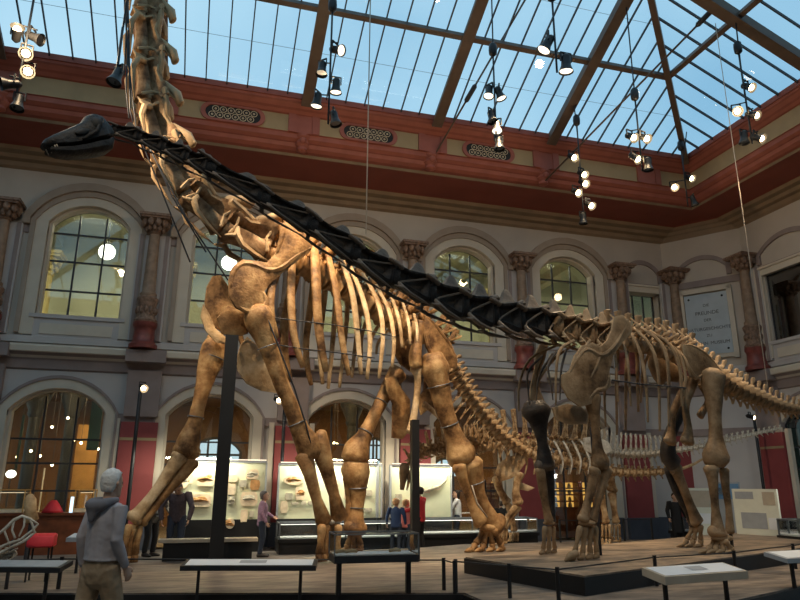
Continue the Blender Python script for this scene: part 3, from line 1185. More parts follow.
cluster((9.4, 12.0), [(632, 137, FW, 1), (645, 138, FW, 1), (636, 158, (.3, -.6, -.7), 1), (648, 166, (0, 0, -1), 0)], 13.4, 'cluster of three glowing lamps hanging between the tie rod and the hip rafter')
cluster((13.55, 15.1), [(674, 187, (-.3, -.7, -.5), 1), (690, 178, (.2, -.7, -.5), 1), (694, 202, (.2, -.1, -1), 0)], 12.1, 'cluster with two glowing lamps hanging at the roof corner, below the hip rafter')
cluster((11.75, 11.0), [(749, 87, FW, 1), (737, 111, (-.4, -.6, -.5), 1), (754, 115, (.3, -.7, -.5), 1), (744, 139, (-.1, 0, -1), 0), (759, 138, (.3, -.7, -.5), 1)], 12.85,
        'cluster with four glowing lamps hanging furthest right under the skylight')

# cables that carry the dark skeleton
def rope(a, bb, label):
    o = MB().tube([a, bb], .009, 6).build('suspension_rope', 'rope', smooth=True)
    tag(o, label, 'rope', 'thin ropes hanging from the roof')


# ------------------------------------------------------------------ lamp posts in front of the wall
def lamp_post(px, ptop, pbot, Y, heads, label):
    a, c = atY(px, ptop, Y), None
    t = thing('lamp_post', (a.x, a.y, 0), label, 'lamp post', 'thin lamp posts by the wall')
    MB().tube([(a.x, a.y, 0), (a.x, a.y, a.z)], .045, 10).build('pole', 'charcoal', t, smooth=True)
    MB().lathe([(.2, 0), (.2, .03), (.06, .06)], (a.x, a.y, 0), 16).build('base', 'charcoal', t, smooth=True, autos=40)
    for hx, hy in heads:
        q = atY(hx, hy, Y - .25)
        MB().tube([(a.x, a.y, a.z - .05), (a.x, a.y, a.z), q + V((0, .1, .04))], .03, 6).build('arm', 'charcoal', t, smooth=True)
        lamp_head(t, q, (.4, -.8, -.3), 1, .8)


lamp_post(141, 385, 500, 17.6, [(143, 388)], 'thin black post with one warm lamp, behind the hooded man')
lamp_post(285, 402, 520, 17.95, [(278, 400), (286, 405)], 'thin black post with two warm lamps right of the golden foreleg')
lamp_post(754, 418, 500, 16.4, [(752, 417)], 'thin black post with one warm lamp under the tail of the dark skeleton')

# ------------------------------------------------------------------ rooms seen through the openings
b = MB()
b.add([(XL, 24.2, 4.9), (XR + 6, 24.2, 4.9), (XR + 6, 24.2, 9.9), (XL, 24.2, 9.9)], [(0, 1, 2, 3)])
struct('wall_gallery', b, 'galwall')
struct('floor_gallery', MB().box((XL, W + .5, 4.7), (XR + 6, 24.2, 4.95)), 'galdark')
b = MB()
b.box((XL, W + .4, 9.9), (XR + 6, 24.4, 10.05))
for x in COLX:
    b.box((x - .2, W + .4, 9.5), (x + .2, 24.2, 9.9))
struct('ceiling_gallery', b, 'galdark')
b = MB()
for y in (-2.5,):
    b.add([(XR + 3, YF, 4.9), (XR + 3, W + .5, 4.9), (XR + 3, W + .5, 9.9), (XR + 3, YF, 9.9)], [(0, 1, 2, 3)])
b.box((XR, W + .42, 0), (XR + 3.2, W + .5, 9.9))  # unseen partition added to block light from the back gallery
struct('wall_gallery_right', b, 'halldark')
b = MB()
b.add([(XL, 27.5, 0), (XR + 6, 27.5, 0), (XR + 6, 27.5, 4.7), (XL, 27.5, 4.7)], [(0, 1, 2, 3)])
struct('wall_hall', b, 'hallwall')
struct('ceiling_hall', MB().box((XL, W + .5, 4.5), (XR + 6, 27.6, 4.7)), 'hallwall')
gl = ['seen through the second pane of the first arched window', 'seen at the shoulder of the golden skeleton']
for (px, py, Y), lb in zip(((107, 252, 20.6), (229, 263, 20.6)), gl):
    q = atY(px, py, Y)
    t = thing('globe_lamp', (q.x, q.y, q.z), 'white globe lamp, ' + lb, 'lamp', 'white globe lamps of the gallery')
    MB().ball(tuple(q), .24, 18, 12).build('globe', 'globe', t, smooth=True)
    MB().tube([q + V((0, 0, .22)), (q.x, q.y, 9.9)], .015, 6).build('stem', 'bar', t)
    MB().lathe([(.05, .22), (.1, .24), (.1, .28), (.03, .32)], tuple(q), 12).build('cap', 'bar', t, smooth=True)
for i, (x, lb) in enumerate(((-5.5, 'left pane of the first arched window'), (-1.2, 'window right of the tall brown neck'), (2.9, 'window behind the golden ribs'), (6.9, 'arched window behind the black neck'), (10.6, 'last arched window'))):
    t = thing('gallery_column', (x, 23.4, 4.95), 'yellow gallery column seen through the ' + lb, 'column', 'yellow gallery columns')
    MB().lathe([(.3, 4.95), (.3, 5.2), (.23, 5.3), (.2, 8.2)], (x, 23.4, 0)).build('shaft', 'galcol', t, smooth=True, autos=40)
    b = MB()
    capital(b, 8.2, 9.0, .2, .42)
    b.v = [(a + x, c + 23.4, d) for a, c, d in b.v]
    b.build('capital', 'galcol', t, smooth=True, autos=40)

# the lower hall: cast columns, banners, shelves, daylit windows, lamps
for i, (px, lb) in enumerate(((33, 'left of the first arch'), (70, 'in the middle of the first arch'), (352, 'behind the far thigh bone'))):
    q = atY(px, 430, 21.5)
    t = thing('iron_column', (q.x, q.y, 0), 'dark iron column inside the lower hall, ' + lb, 'column', 'dark iron columns of the hall')
    MB().lathe([(.26, 0), (.26, .4), (.17, .5), (.16, 3.4)], (q.x, q.y, 0)).build('shaft', 'charcoal', t, smooth=True, autos=40)
    MB().lathe([(.17, 3.4), (.22, 3.5), (.2, 3.6), (.42, 4.1), (.45, 4.5)], (q.x, q.y, 0)).build('capital', 'charcoal', t, smooth=True, autos=40)
for px0, px1, y0, y1, mt, lb in ((14, 25, 415, 470, 'teal', 'at the left of the first arch'), (86, 104, 398, 450, 'teal', 'at the right of the first arch')):
    a, c = atY(px0, y1, 19.6), atY(px1, y0, 19.6)
    tag(MB().box((a.x, 19.6, a.z), (c.x, 19.63, c.z)).build('hanging_banner', mt), 'dark teal banner hanging behind the glass ' + lb, 'banner', 'teal banners')
a, c = atY(66, 522, 22), atY(100, 425, 22)
tag(MB().box((a.x, 22, 0), (c.x, 22.1, c.z)).build('partition_panel', 'oak'), 'tall amber wooden partition inside the first arch, right half', 'partition')
a, c = atY(38, 515, 21), atY(44, 468, 21)
tag(MB().box((a.x, 21, 0), (c.x, 21.12, c.z)).build('white_post', 'panelwhite'), 'slim pale upright panel in the middle of the first arch', 'panel')
for (x0, x1, y0, y1, Y, lb) in ((190, 240, 440, 470, 26.9, 'arched daylit window at the back of the hall, left of the black post'), (369, 380, 440, 480, 26.9, 'narrow daylit window at the back of the hall, right of the far thigh bone'),
                                (434, 456, 460, 476, 26.9, 'small daylit window at the back of the hall, behind the near hind knee')):
    a, c = atY(x0, y1, Y), atY(x1, y0, Y)
    t = thing('far_window', (a.x, Y, a.z), lb, 'window', 'daylit windows at the back of the hall')
    cx, hw = (a.x + c.x) / 2, (c.x - a.x) / 2
    p = arch(cx, hw, a.z, a.z + (c.z - a.z) * .6, c.z)
    MB().add([(x, Y, z) for x, z in p], [tuple(range(len(p)))]).build('pane', 'daylight', t)
    b = MB()
    ring(b, cx, hw, hw + .1, a.z, a.z + (c.z - a.z) * .6, c.z, c.z + .1, Y - .08, Y)
    for k in (-.33, .33):
        b.box((cx + k * hw - .04, Y - .05, a.z), (cx + k * hw + .04, Y - .01, c.z))
    b.box((cx - hw, Y - .05, (a.z + c.z) / 2 - .04), (cx + hw, Y - .01, (a.z + c.z) / 2 + .04))
    b.build('frame', 'bar', t)


ORD = 'first second third fourth fifth sixth seventh eighth'.split()


def shelf_unit(px0, px1, py0, py1, Y, label, short, rows=4):
    a, c = atY(px0, py1, Y), atY(px1, py0, Y)
    t = thing('lit_display_shelf', ((a.x + c.x) / 2, Y, 0), label, 'display shelf', 'glowing amber display shelves')
    MB().box((a.x, Y + .3, a.z), (c.x, Y + .34, c.z)).build('backlit_back', 'amberlit', t)
    b = MB()
    nx = max(2, int((c.x - a.x) / .4))
    for i in range(nx + 1):
        x = a.x + (c.x - a.x) * i / nx
        b.box((x - .025, Y, 0 if i in (0, nx) else a.z), (x + .025, Y + .3, c.z))
    for j in range(rows + 1):
        z = a.z + (c.z - a.z) * j / rows
        b.box((a.x, Y, z - .02), (c.x, Y + .3, z + .02))
    b.build('shelf_frame', 'wood', t)
    b = MB()
    b.box((a.x, Y, 0), (c.x, Y + .3, a.z))
    b.build('base_cabinet', 'wood', t)
    k = 0
    for j in range(rows):
        for i in range(nx):
            x = a.x + (c.x - a.x) * (i + .5) / nx
            z = a.z + (c.z - a.z) * j / rows + .02
            r = random.uniform(.05, .1)
            o = MB().lathe([(r * .8, 0), (r, r * .6), (r * .7, r * 1.6), (r * .3, r * 2.2)], (x, Y + .14, z), 8).build('specimen', random.choice(['slab', 'slabdk', 'bonel']), smooth=True)
            tag(o, 'small specimen, %s row up, %s from left, %s' % (ORD[j], ORD[i], short), 'specimen', 'small specimens on the amber shelves')


shelf_unit(551, 578, 482, 508, 19.3, 'glowing amber display shelf between the two dark foreleg bones', 'shelf between the dark forelegs')
shelf_unit(583, 612, 482, 508, 19.3, 'glowing amber display shelf behind the near foreleg of the dark skeleton', 'shelf right of the dark near foreleg')
shelf_unit(484, 498, 484, 500, 19.3, 'small glowing amber display shelf behind the near hind foot of the golden skeleton', 'shelf by the golden hind foot')
DL_ = {(68, 418): 'highest of those in the first arch', (74, 440): 'left of the pair above the amber partition', (81, 443): 'right of the pair above the amber partition',
       (17, 457): 'leftmost, by the left edge of the first arch', (31, 451): 'above the white dome lamp', (40, 456): 'above the slim pale panel', (52, 465): 'lowest in the middle of the first arch',
       (98, 449): 'rightmost in the first arch', (334, 443): 'left of the pair seen beyond the golden elbow', (337, 444): 'right of the pair seen beyond the golden elbow', (52, 427): 'second highest in the first arch'}
for px, py, Y in ((68, 418, 20.5), (74, 440, 20.6), (81, 443, 20.6), (17, 457, 21), (31, 451, 21), (40, 456, 21), (52, 465, 21), (98, 449, 20.4), (334, 443, 21), (337, 444, 21), (52, 427, 21)):
    q = atY(px, py, Y)
    t = thing('hall_downlight', tuple(q), 'small warm hanging bulb, %s' % DL_[(px, py)], 'lamp', 'small warm lamps of the lower hall')
    MB().ball(tuple(q), .036, 8, 6).build('bulb', 'lamp', t, smooth=True)
    MB().tube([q + V((0, 0, .05)), (q.x, q.y, 4.5)], .008, 5).build('wire', 'bar', t)
q = atY(11, 474, 20.5)
t = thing('mushroom_lamp', tuple(q), 'white dome lamp inside the first arch, above the glass cases', 'lamp')
MB().ball(tuple(q), .13, 14, 8, (1, 1, .8)).build('lamp_shade', 'globe', t, smooth=True)
MB().tube([q + V((0, 0, -.1)), (q.x, q.y, 0)], .02, 6).build('stem', 'bar', t)
# counters inside the first opening
a, c = atY(-40, 530, 18.0), atY(118, 510, 18.0)
t = thing('wooden_counter', ((a.x + c.x) / 2, 18.1, 0), 'reddish mahogany counter running along the foot of the first arch', 'counter')
MB().box((a.x, 17.75, 0), (c.x, 18.35, .86)).build('cabinet_body', 'wood', t)
MB().box((a.x - .03, 17.7, .86), (c.x + .03, 18.4, .92)).build('counter_top', 'wood', t)
for px0, px1, lb in ((-25, 27, 'at the photo edge, lit yellow'), (75, 95, 'beside the hooded man')):
    a, c = atY(px0, 508, 18.0), atY(px1, 494, 18.0)
    t = thing('glass_case', (a.x, 18, .92), 'glass display box on the mahogany counter, ' + lb, 'display case', 'glass boxes on the counter')
    MB().box((a.x, 17.8, .93), (c.x, 18.3, 1.0)).build('case_floor', 'slab', t)
    MB().box((a.x, 17.8, 1.0), (c.x, 18.3, 1.42)).build('glass', 'glass', t)
    b = MB()
    for x in (a.x, c.x):
        for y in (17.8, 18.3):
            b.box((x - .012, y - .012, .93), (x + .012, y + .012, 1.43))
    for y in (17.8, 18.3):
        b.box((a.x - .012, y - .012, 1.42), (c.x + .012, y + .012, 1.44))
    for x in (a.x, c.x):
        b.box((x - .012, 17.79, 1.42), (x + .012, 18.31, 1.44))
    b.build('case_frame', 'oak', t)
    MB().box((a.x + .05, 18.2, 1.36), (c.x - .05, 18.22, 1.375)).build('light_strip', 'stripdim', t)
a, c = atY(68, 508, 17.7), atY(73, 497, 17.7)
tag(MB().box((a.x, 17.9, .92), (c.x, 17.95, c.z)).build('lit_screen', 'screen'), 'small bright upright screen on the mahogany counter', 'screen')
b = MB()
q = atY(52, 502, 17.7)
b.lathe([(.24, .925), (.2, 1.0), (.12, 1.13), (.06, 1.2)], (q.x, 17.9, 0), 12)
tag(b.build('red_cloth', 'red', smooth=True), 'dark red draped cloth on the mahogany counter', 'cloth')
# ------------------------------------------------------------------ podium, platform, rails, tables
PZ, DZ = .2, .45
b = MB()
b.prism([(-9, 12.3), (3.52, 9.06), (3.53, 6.3), (14.6, 10.85), (14.0, 12.6), (13.6, 14.8), (13.4, 15.9), (6.2, 15.9), (4.6, 15.2), (2.6, 15.0), (2.2, 13.9), (-9, 13.7)], .0, PZ - .02)
b.cur = 1
b.prism([(-9, 12.33), (3.55, 9.08), (3.56, 6.34), (14.57, 10.88), (13.97, 12.6), (13.57, 14.8), (13.37, 15.87), (6.22, 15.87), (4.61, 15.17), (2.62, 14.97), (2.22, 13.87), (-9, 13.67)], PZ - .02, PZ)
o = b.build('display_podium', ['black', 'podium'])
tag(o, 'wide low brown decked podium with a black edge that carries the big skeletons', 'podium')
u, w2 = V((.931, .366, 0)), V((-.27, .963, 0))
p0 = V((4.99, 8.39, 0))
poly = [p0, p0 + u * 9.0, p0 + u * 9.0 + w2 * 3.0, p0 + w2 * 3.0]
poly[3] = V((4.28, 10.94, 0))
poly[2] = V((13.0, 14.6, 0))
b = MB()
b.prism([(p.x, p.y) for p in poly], PZ, DZ - .02)
b.cur = 1
cen = sum(poly, V()) / 4
b.prism([tuple((p + (cen - p).normalized() * .03).xy) for p in poly], DZ - .02, DZ)
tag(b.build('skeleton_platform', ['black', 'podtan']), 'tan topped platform with black sides under the dark long necked skeleton', 'platform')


def support_post(px, y0, y1, z, w, label, base=False):
    q = atZ(px, y1, z)
    r = ray(px, y0)
    r2 = math.hypot(q.x, q.y) / math.hypot(r.x, r.y)
    top = CAMH + r.z * r2
    t = thing('support_post', (q.x, q.y, z), label, 'post', 'black steel posts that carry the golden skeleton')
    MB().box((q.x - w / 2, q.y - w / 2, z), (q.x + w / 2, q.y + w / 2, top)).build('post', 'black', t)
    if base:
        MB().box((q.x - w, q.y - w, z), (q.x + w, q.y + w, z + .05)).build('base_plate', 'black', t)
    return t


support_post(215, 335, 570, PZ, .23, 'thick black steel post standing under the chest of the golden skeleton')
support_post(415, 420, 561, PZ, .15, 'black steel post standing under the hips of the golden skeleton, beside the glass case')
support_post(486, 480, 548, PZ, .07, 'short thin black post standing beside the near hind foot of the golden skeleton')

# rope rails: thin posts and wires
def rail(posts, label, h=.5, z=PZ, extra=None):
    P = [V((x, y, z)) for x, y in posts]
    t = thing('rope_rail', P[0], label, 'railing', 'low wire railings round the podium')
    for p in P:
        b = MB()
        b.tube([p, p + V((0, 0, h))], .028, 8, dome=False)
        b.build('rail_post', 'black', t, smooth=True, autos=40)
    b = MB()
    Q = [extra[0]] + P if extra and extra[0] is not None else P
    for i in range(len(P) - 1):
        b.tube([P[i] + V((0, 0, h - .03)), P[i + 1] + V((0, 0, h - .03))], .010, 6)
    b.build('wire', 'charcoal', t, smooth=True)


def gz(px, py, z):
    q = atZ(px, py, z)
    return (q.x, q.y)


rail([gz(-60, 594, PZ), gz(58, 589, PZ), gz(444, 590, PZ), gz(455, 594, PZ)], 'low wire railing along the front of the podium below the golden skeleton', .42)
rail([gz(456, 592, PZ), gz(510, 598, PZ), gz(559, 603, PZ), gz(657, 586, PZ), gz(737, 579, PZ), gz(796, 569, PZ), gz(860, 557, PZ)], 'low wire railing round the platform of the dark skeleton', .42)
rail([(atY(x, 530, 15.75).x, 15.75) for x in (560, 592, 624, 652)], 'low wire railing at the back of the podium, by the poster panels', .55)


def info_table(front, zt, depth, label, legs, z0=0, plate=True, mt='panelgrey', top='panelwhite', th=.06):
    """a low slanted information desk: front edge from pixel a to pixel b at height zt"""
    (x0, y0), (x1, y1) = front
    A, B = atZ(x0, y0, zt), atZ(x1, y1, zt)
    d = (B - A).normalized()
    nb = V((-d.y, d.x, 0))
    if nb.y < 0:
        nb = -nb
    bk = nb * depth + V((0, 0, depth * .18))
    t = thing('information_desk', ((A.x + B.x) / 2, (A.y + B.y) / 2, 0), label, 'information desk', 'slanted information desks')
    up = V((0, 0, th))
    b = MB()
    b.add([A - up, B - up, B + bk - up, A + bk - up, A, B, B + bk, A + bk], [(3, 2, 1, 0), (4, 5, 6, 7), (0, 1, 5, 4), (1, 2, 6, 5), (2, 3, 7, 6), (3, 0, 4, 7)])
    b.build('desk_top', mt, t)
    e = V((0, 0, .004))
    b = MB()
    i0, i1 = .03, .97
    b.add([A.lerp(B, i0) + bk * .08 + e, A.lerp(B, i1) + bk * .08 + e, A.lerp(B, i1) + bk * .93 + e, A.lerp(B, i0) + bk * .93 + e], [(0, 1, 2, 3)])
    sh = b.build('printed_sheet', top, t)
    b = MB()
    b.add([A.lerp(B, .42) + bk * .35 + e * 2, A.lerp(B, .62) + bk * .35 + e * 2, A.lerp(B, .62) + bk * .75 + e * 2, A.lerp(B, .42) + bk * .75 + e * 2], [(0, 1, 2, 3)])
    b.build('printed_picture', 'panelgrey', sh)
    for k in legs:
        p = A.lerp(B, k) + bk * .5
        b = MB()
        b.box((p.x - .02, p.y - .02, z0), (p.x + .02, p.y + .02, p.z - th))
        b.build('leg', 'black', t)
    return t


info_table(((-70, 567), (60, 568)), .58, .32, 'slanted grey information desk at the lower left corner of the photo', (.2, .86), mt='charcoal', top='panelgrey')
info_table(((180, 566), (316, 566)), .58, .30, 'long slanted information desk with a pale sheet, left of the glass case', (.12, .88), mt='charcoal')
info_table(((665, 577), (748, 571)), .60, .36, 'slanted information desk with a pale printed sheet in front of the dark skeleton platform', (.12, .85), PZ, mt='panelbeige', th=.09)
info_table(((787, 559), (880, 553)), .62, .36, 'slanted information desk cut off by the right edge of the photo', (.15, .85), PZ)
info_table(((66, 538), (100, 538)), .75, .3, 'small pale information desk behind the hooded man, beside the red stool', (.3,), PZ, top='panelwhite')

# glass case with casts in front of the golden hind legs
A, B = atZ(334, 560, .66), atZ(418, 558, .66)
d = (B - A).normalized()
nb = V((-d.y, d.x, 0))
t = thing('glass_showcase', ((A.x + B.x) / 2, (A.y + B.y) / 2, 0), 'long glass showcase on black legs in front of the golden hind legs', 'display case')
L = (B - A).length
b = MB()
c = (A + B) / 2 + nb * .22
b.obox(c + V((0, 0, .0)), d * L / 2, nb * .26, (0, 0, .045))
b.build('base_tray', 'charcoal', t)
MB().obox(c + V((0, 0, .05)), d * (L / 2 - .03), nb * .22, (0, 0, .008)).build('pale_floor', 'panelwhite', t)
MB().obox(c + V((0, 0, .18)), d * L / 2, nb * .25, (0, 0, .13)).build('glass', 'glass', t)
b = MB()
for s in (-1, 1):
    for k in (-1, 1):
        b.obox(c + d * (L / 2) * s + nb * .25 * k + V((0, 0, .18)), d * .008, nb * .008, (0, 0, .14))
    b.obox(c + nb * .25 * s + V((0, 0, .315)), d * L / 2, nb * .008, (0, 0, .01))
    b.obox(c + d * L / 2 * s + V((0, 0, .315)), d * .008, nb * .25, (0, 0, .01))
b.build('metal_frame', 'steel', t)
for k in (-.82, .86):
    p = c + d * (L / 2) * k
    MB().box((p.x - .032, p.y - .032, PZ), (p.x + .032, p.y + .032, c.z - .045)).build('leg', 'black', t)
for k, (sx, lb) in enumerate(((-.75, 'leftmost in the glass showcase'), (-.52, 'second from the left in the glass showcase'), (.55, 'at the right in the glass showcase'))):
    p = c + d * (L / 2) * sx + V((0, 0, .06))
    b = MB()
    b.tube([p + V((-.07, 0, .02)), p + V((0, 0, .032)), p + V((.07, 0, .02))], [.018, .026, .018], 8)
    b.ball(tuple(p + V((-.07, .02, .02))), .026, 8, 6)
    tag(b.build('bone_cast', 'bonel', smooth=True), 'small pale bone cast ' + lb, 'fossil')

# long low desk cases along the back
def desk_case(px0, px1, ytop, Y, label, lit=True):
    a, c = atY(px0, ytop, Y), atY(px1, ytop, Y)
    z = a.z
    t = thing('desk_showcase', ((a.x + c.x) / 2, Y, 0), label, 'display case', 'long low desk showcases by the wall')
    b = MB()
    b.box((a.x, Y, 0), (c.x, Y + .6, z - .42))
    b.box((a.x - .04, Y - .04, z - .42), (c.x + .04, Y + .64, z - .34))
    b.build('base', 'black', t)
    MB().box((a.x + .02, Y + .02, z - .34), (c.x - .02, Y + .58, z - .31)).build('case_floor', 'panelwhite', t)
    MB().box((a.x, Y, z - .34), (c.x, Y + .6, z)).build('glass', 'glass', t)
    b = MB()
    for x in (a.x, (a.x + c.x) / 2, c.x):
        for y in (Y, Y + .6):
            b.box((x - .015, y - .015, z - .34), (x + .015, y + .015, z + .01))
    for y in (Y, Y + .6):
        b.box((a.x, y - .02, z - .01), (c.x, y + .02, z + .025))
    for x in (a.x, c.x):
        b.box((x - .015, Y, z - .01), (x + .015, Y + .6, z + .02))
    b.build('metal_frame', 'steel', t)
    if lit:
        MB().box((a.x + .05, Y + .5, z - .05), (c.x - .05, Y + .55, z - .02)).build('light_tube', 'tube', t)
    return a, c, z


a, c = atY(158, 540, 14.0), atY(258, 540, 14.0)
t = thing('reading_desk', ((a.x + c.x) / 2, 14.0, 0), 'long black reading desk with a brown top, where the two visitors stand', 'desk')
MB().box((a.x, 14.0, a.z - .06), (c.x, 14.35, a.z)).build('desk_top', 'panelbeige', t)
MB().box((a.x + .1, 14.05, 0), (c.x - .1, 14.3, a.z - .06)).build('base', 'black', t)
desk_case(280, 408, 524, 16.5, 'long desk showcase under the second fossil panel')
desk_case(422, 537, 520, 16.6, 'brightly lit desk showcase under the third fossil panel')
desk_case(683, 706, 519, 16.4, 'small desk showcase behind the far hind leg of the dark skeleton', False)
desk_case(799, 820, 521, 12.4, 'small desk showcase at the right edge of the photo', False)

# tall pale green fossil panels
PANEL = {}


def fossil_panel(key, px0, px1, ytop, ybot, Y, label, mt='panelgreen'):
    a, c = atY(px0, ybot, Y), atY(px1, ytop, Y)
    t = thing('fossil_panel', ((a.x + c.x) / 2, Y, 0), label, 'display panel', 'tall pale display panels along the wall')
    MB().box((a.x, Y, max(.75, a.z)), (c.x, Y + .08, c.z)).build('backboard', mt, t)
    MB().box((a.x - .02, Y - .05, 0), (c.x + .02, Y + .1, max(.75, a.z))).build('dark_foot', 'black', t)
    b = MB()
    b.box((a.x - .03, Y - .03, c.z), (c.x + .03, Y + .1, c.z + .05))
    for x in (a.x - .02, c.x + .02):
        b.box((x - .02, Y - .03, max(.75, a.z)), (x + .02, Y + .1, c.z))
    b.build('frame', 'panelgrey', t)
    MB().box((a.x, Y - .10, c.z + .06), (c.x, Y - .06, c.z + .075)).build('light_tube', 'lampdim', t)
    PANEL[key] = (a, c, Y)


fossil_panel('A', 172, 266, 463, 527, 17.4, 'tall pale green fossil panel behind the two leaning men, left one')
fossil_panel('B', 277, 376, 466, 530, 17.4, 'tall pale green fossil panel right of the woman in the mauve shirt')
fossil_panel('B2', 378, 381, 466, 530, 17.4, 'narrow green side panel right of the far hind leg')
fossil_panel('C', 391, 450, 467, 530, 17.4, 'tall pale green fossil panel with one long wall skeleton, behind the red topped visitor')


def slab(panel, px0, px1, py0, py1, mt, label, fossil=None, round_=False):
    Y = PANEL[panel][2]
    a, c = atY(px0, py1, Y - .03), atY(px1, py0, Y - .03)
    t = thing('fossil_slab', ((a.x + c.x) / 2, Y - .03, a.z), label, 'fossil', 'fossil slabs on the wall panels')
    b = MB()
    cx, cz, hx, hz = (a.x + c.x) / 2, (a.z + c.z) / 2, (c.x - a.x) / 2, (c.z - a.z) / 2
    n = 14
    pts = []
    for i in range(n):
        w = 2 * PI * i / n
        if round_:
            x, z = math.cos(w), math.sin(w)
        else:
            k = max(abs(math.cos(w)), abs(math.sin(w)))
            x, z = math.cos(w) / k, math.sin(w) / k
        j = 1 + random.uniform(-.05, .03)
        pts.append((cx + hx * x * j, cz + hz * z * j))
    f = [(x, Y - .06, z) for x, z in pts]
    k = [(x, Y, z) for x, z in pts]
    b.add(f + k, [tuple(range(n - 1, -1, -1))] + [((i + 1) % n, i, n + i, n + (i + 1) % n) for i in range(n)][::-1])
    b.build('stone', mt, t)
    if fossil:
        q = MB()
        for _ in range(5):
            x = cx + random.uniform(-.5, .5) * hx
            z = cz + random.uniform(-.4, .4) * hz
            q.ball((x, Y - .06, z), min(hx, hz) * random.uniform(.25, .5), 8, 6, (1.6, .25, .8))
        q.tube([(cx - hx * .7, Y - .065, cz), (cx, Y - .068, cz + hz * .2), (cx + hx * .75, Y - .065, cz - hz * .1)], [min(hx, hz) * .12, min(hx, hz) * .2, min(hx, hz) * .06], 6)
        q.build('fossil_bones', fossil, t, smooth=True)


sl = [
    ('A', 176, 189, 470, 488, 'slab', 'pale stone slab, top left of the left fossil panel', 'slabgr'),
    ('A', 190, 193.5, 470, 484, 'slab', 'narrow stone slab beside the foreleg on the left fossil panel', None),
    ('A', 196, 215, 472, 486, 'slab', 'wide pale slab with a long fish in the top row of the left fossil panel', 'slabdk'),
    ('A', 226, 238, 475, 482, 'slab', 'small tan slab right of the black post, top row of the left fossil panel', None),
    ('A', 245, 259, 469, 479, 'slab', 'pale slab in the top right corner of the left fossil panel', 'slabgr'),
    ('A', 239, 247, 480, 487, 'slabgr', 'small grey stone near the top of the left fossil panel', None),
    ('A', 250, 260, 480, 490, 'slabdk', 'brown round stone below the top right slab of the left fossil panel', None),
    ('A', 188, 212, 494, 507, 'slab', 'wide slab with a large rust coloured fossil between the leaning man and the post', 'slabdk'),
    ('A', 226, 236, 484, 495, 'slab', 'square tan slab right of the black post, second row', None),
    ('A', 227, 235, 496, 504, 'slabgr', 'grey knobbly fossil right of the black post, middle row', 'slabgr'),
    ('A', 240, 258, 492, 506, 'slab', 'largest pale slab left of the woman in the mauve shirt', 'slabgr'),
    ('A', 240, 248, 510, 522, 'slab', 'tall tan slab low on the left fossil panel', None),
    ('A', 249, 254, 511, 517, 'slabgr', 'small grey stone beside the shoulder of the woman in mauve', None),
    ('A', 225, 235, 518, 529, 'slab', 'round ammonite like stone at the foot of the left fossil panel', 'slabdk', True),
    ('B', 283, 304, 475, 485, 'slab', 'oval tan slab with a rust fossil, top left of the second panel', 'slabdk', True),
    ('B', 295, 305, 487, 500, 'slab', 'square tan slab with a rust fossil under the oval slab', 'slabdk'),
    ('B', 280, 288, 501, 513, 'slab', 'small tan slab at the lower left of the second fossil panel', None),
    ('B', 285, 293, 493, 500, 'slabgr', 'small grey green stone left of the near foreleg', None),
    ('B', 291, 299, 502, 504.5, 'slabgr', 'first small dark bone in the row on the second fossil panel', None),
    ('B', 301, 306, 501, 505, 'slabgr', 'second small dark bone in the row on the second fossil panel', None),
    ('B', 308, 314, 501, 504.5, 'slabgr', 'third small dark bone in the row, beside the near foreleg', None),
    ('B', 330, 340, 480, 487, 'slab', 'tan slab between near foreleg and far hind leg, upper', None),
    ('B', 362, 372, 490, 496, 'slabgr', 'grey stone right of the far hind leg on the second fossil panel', None),
    ('B', 344, 351, 488, 500, 'slab', 'tan slab between near foreleg and far hind leg, lower', None),
    ('B', 364, 372, 508, 512, 'slabgr', 'small low grey stone right of the far hind leg', None),
    ('C', 395, 402, 494, 500, 'slabgr', 'pale green stone under the hanging small skull', None),
    ('C', 402, 410, 500, 506, 'slab', 'little tan stone under the hanging small skull', None),
    ('C', 422, 430, 488, 493, 'slab', 'first bone of the wall skeleton on the third fossil panel', 'slabgr'),
    ('C', 431, 440, 486, 490, 'slab', 'second bone of the wall skeleton on the third fossil panel', 'slabgr'),
]
for s in sl:
    slab(*s)
Y = PANEL['C'][2]
b = MB()
pts = [atY(x, y, Y - .04) for x, y in ((424, 491), (434, 488), (440, 486), (445, 481), (449, 474))]
b.tube(pts, [.05, .05, .03, .02, .01], 6)
tag(b.build('wall_skeleton_tail', 'slabgr', smooth=True), 'long curved tail of the wall skeleton on the third fossil panel', 'fossil')

# poster panels at the right
def poster_panel(P0, P1, ztop, label, mt, blocks, tilt=.0):
    A, B = V((*P0, 0)), V((*P1, 0))
    d = (B - A).normalized()
    nf = V((d.y, -d.x, 0))
    t = thing('poster_panel', tuple((A + B) / 2), label, 'poster panel', 'poster panels at the right')
    L = (B - A).length
    c = (A + B) / 2
    bd = MB().obox(c + V((0, 0, (ztop + .18) / 2)), d * L / 2, nf * .04, (0, 0, (ztop - .18) / 2)).build('board', mt, t)
    MB().obox(c + V((0, 0, .1)), d * (L / 2), nf * .1, (0, 0, .1)).build('foot', 'black', t)
    for (u0, u1, v0, v1, m2) in blocks:
        e = nf * .045
        b = MB()
        q = [A + d * L * u0 + V((0, 0, .2 + (ztop - .2) * v0)), A + d * L * u1 + V((0, 0, .2 + (ztop - .2) * v0)), A + d * L * u1 + V((0, 0, .2 + (ztop - .2) * v1)), A + d * L * u0 + V((0, 0, .2 + (ztop - .2) * v1))]
        b.add([p + e for p in q] + [p + nf * .041 for p in q], [(0, 1, 2, 3), (0, 4, 5, 1), (1, 5, 6, 2), (2, 6, 7, 3), (3, 7, 4, 0)])
        b.build('printed_block', m2, bd)


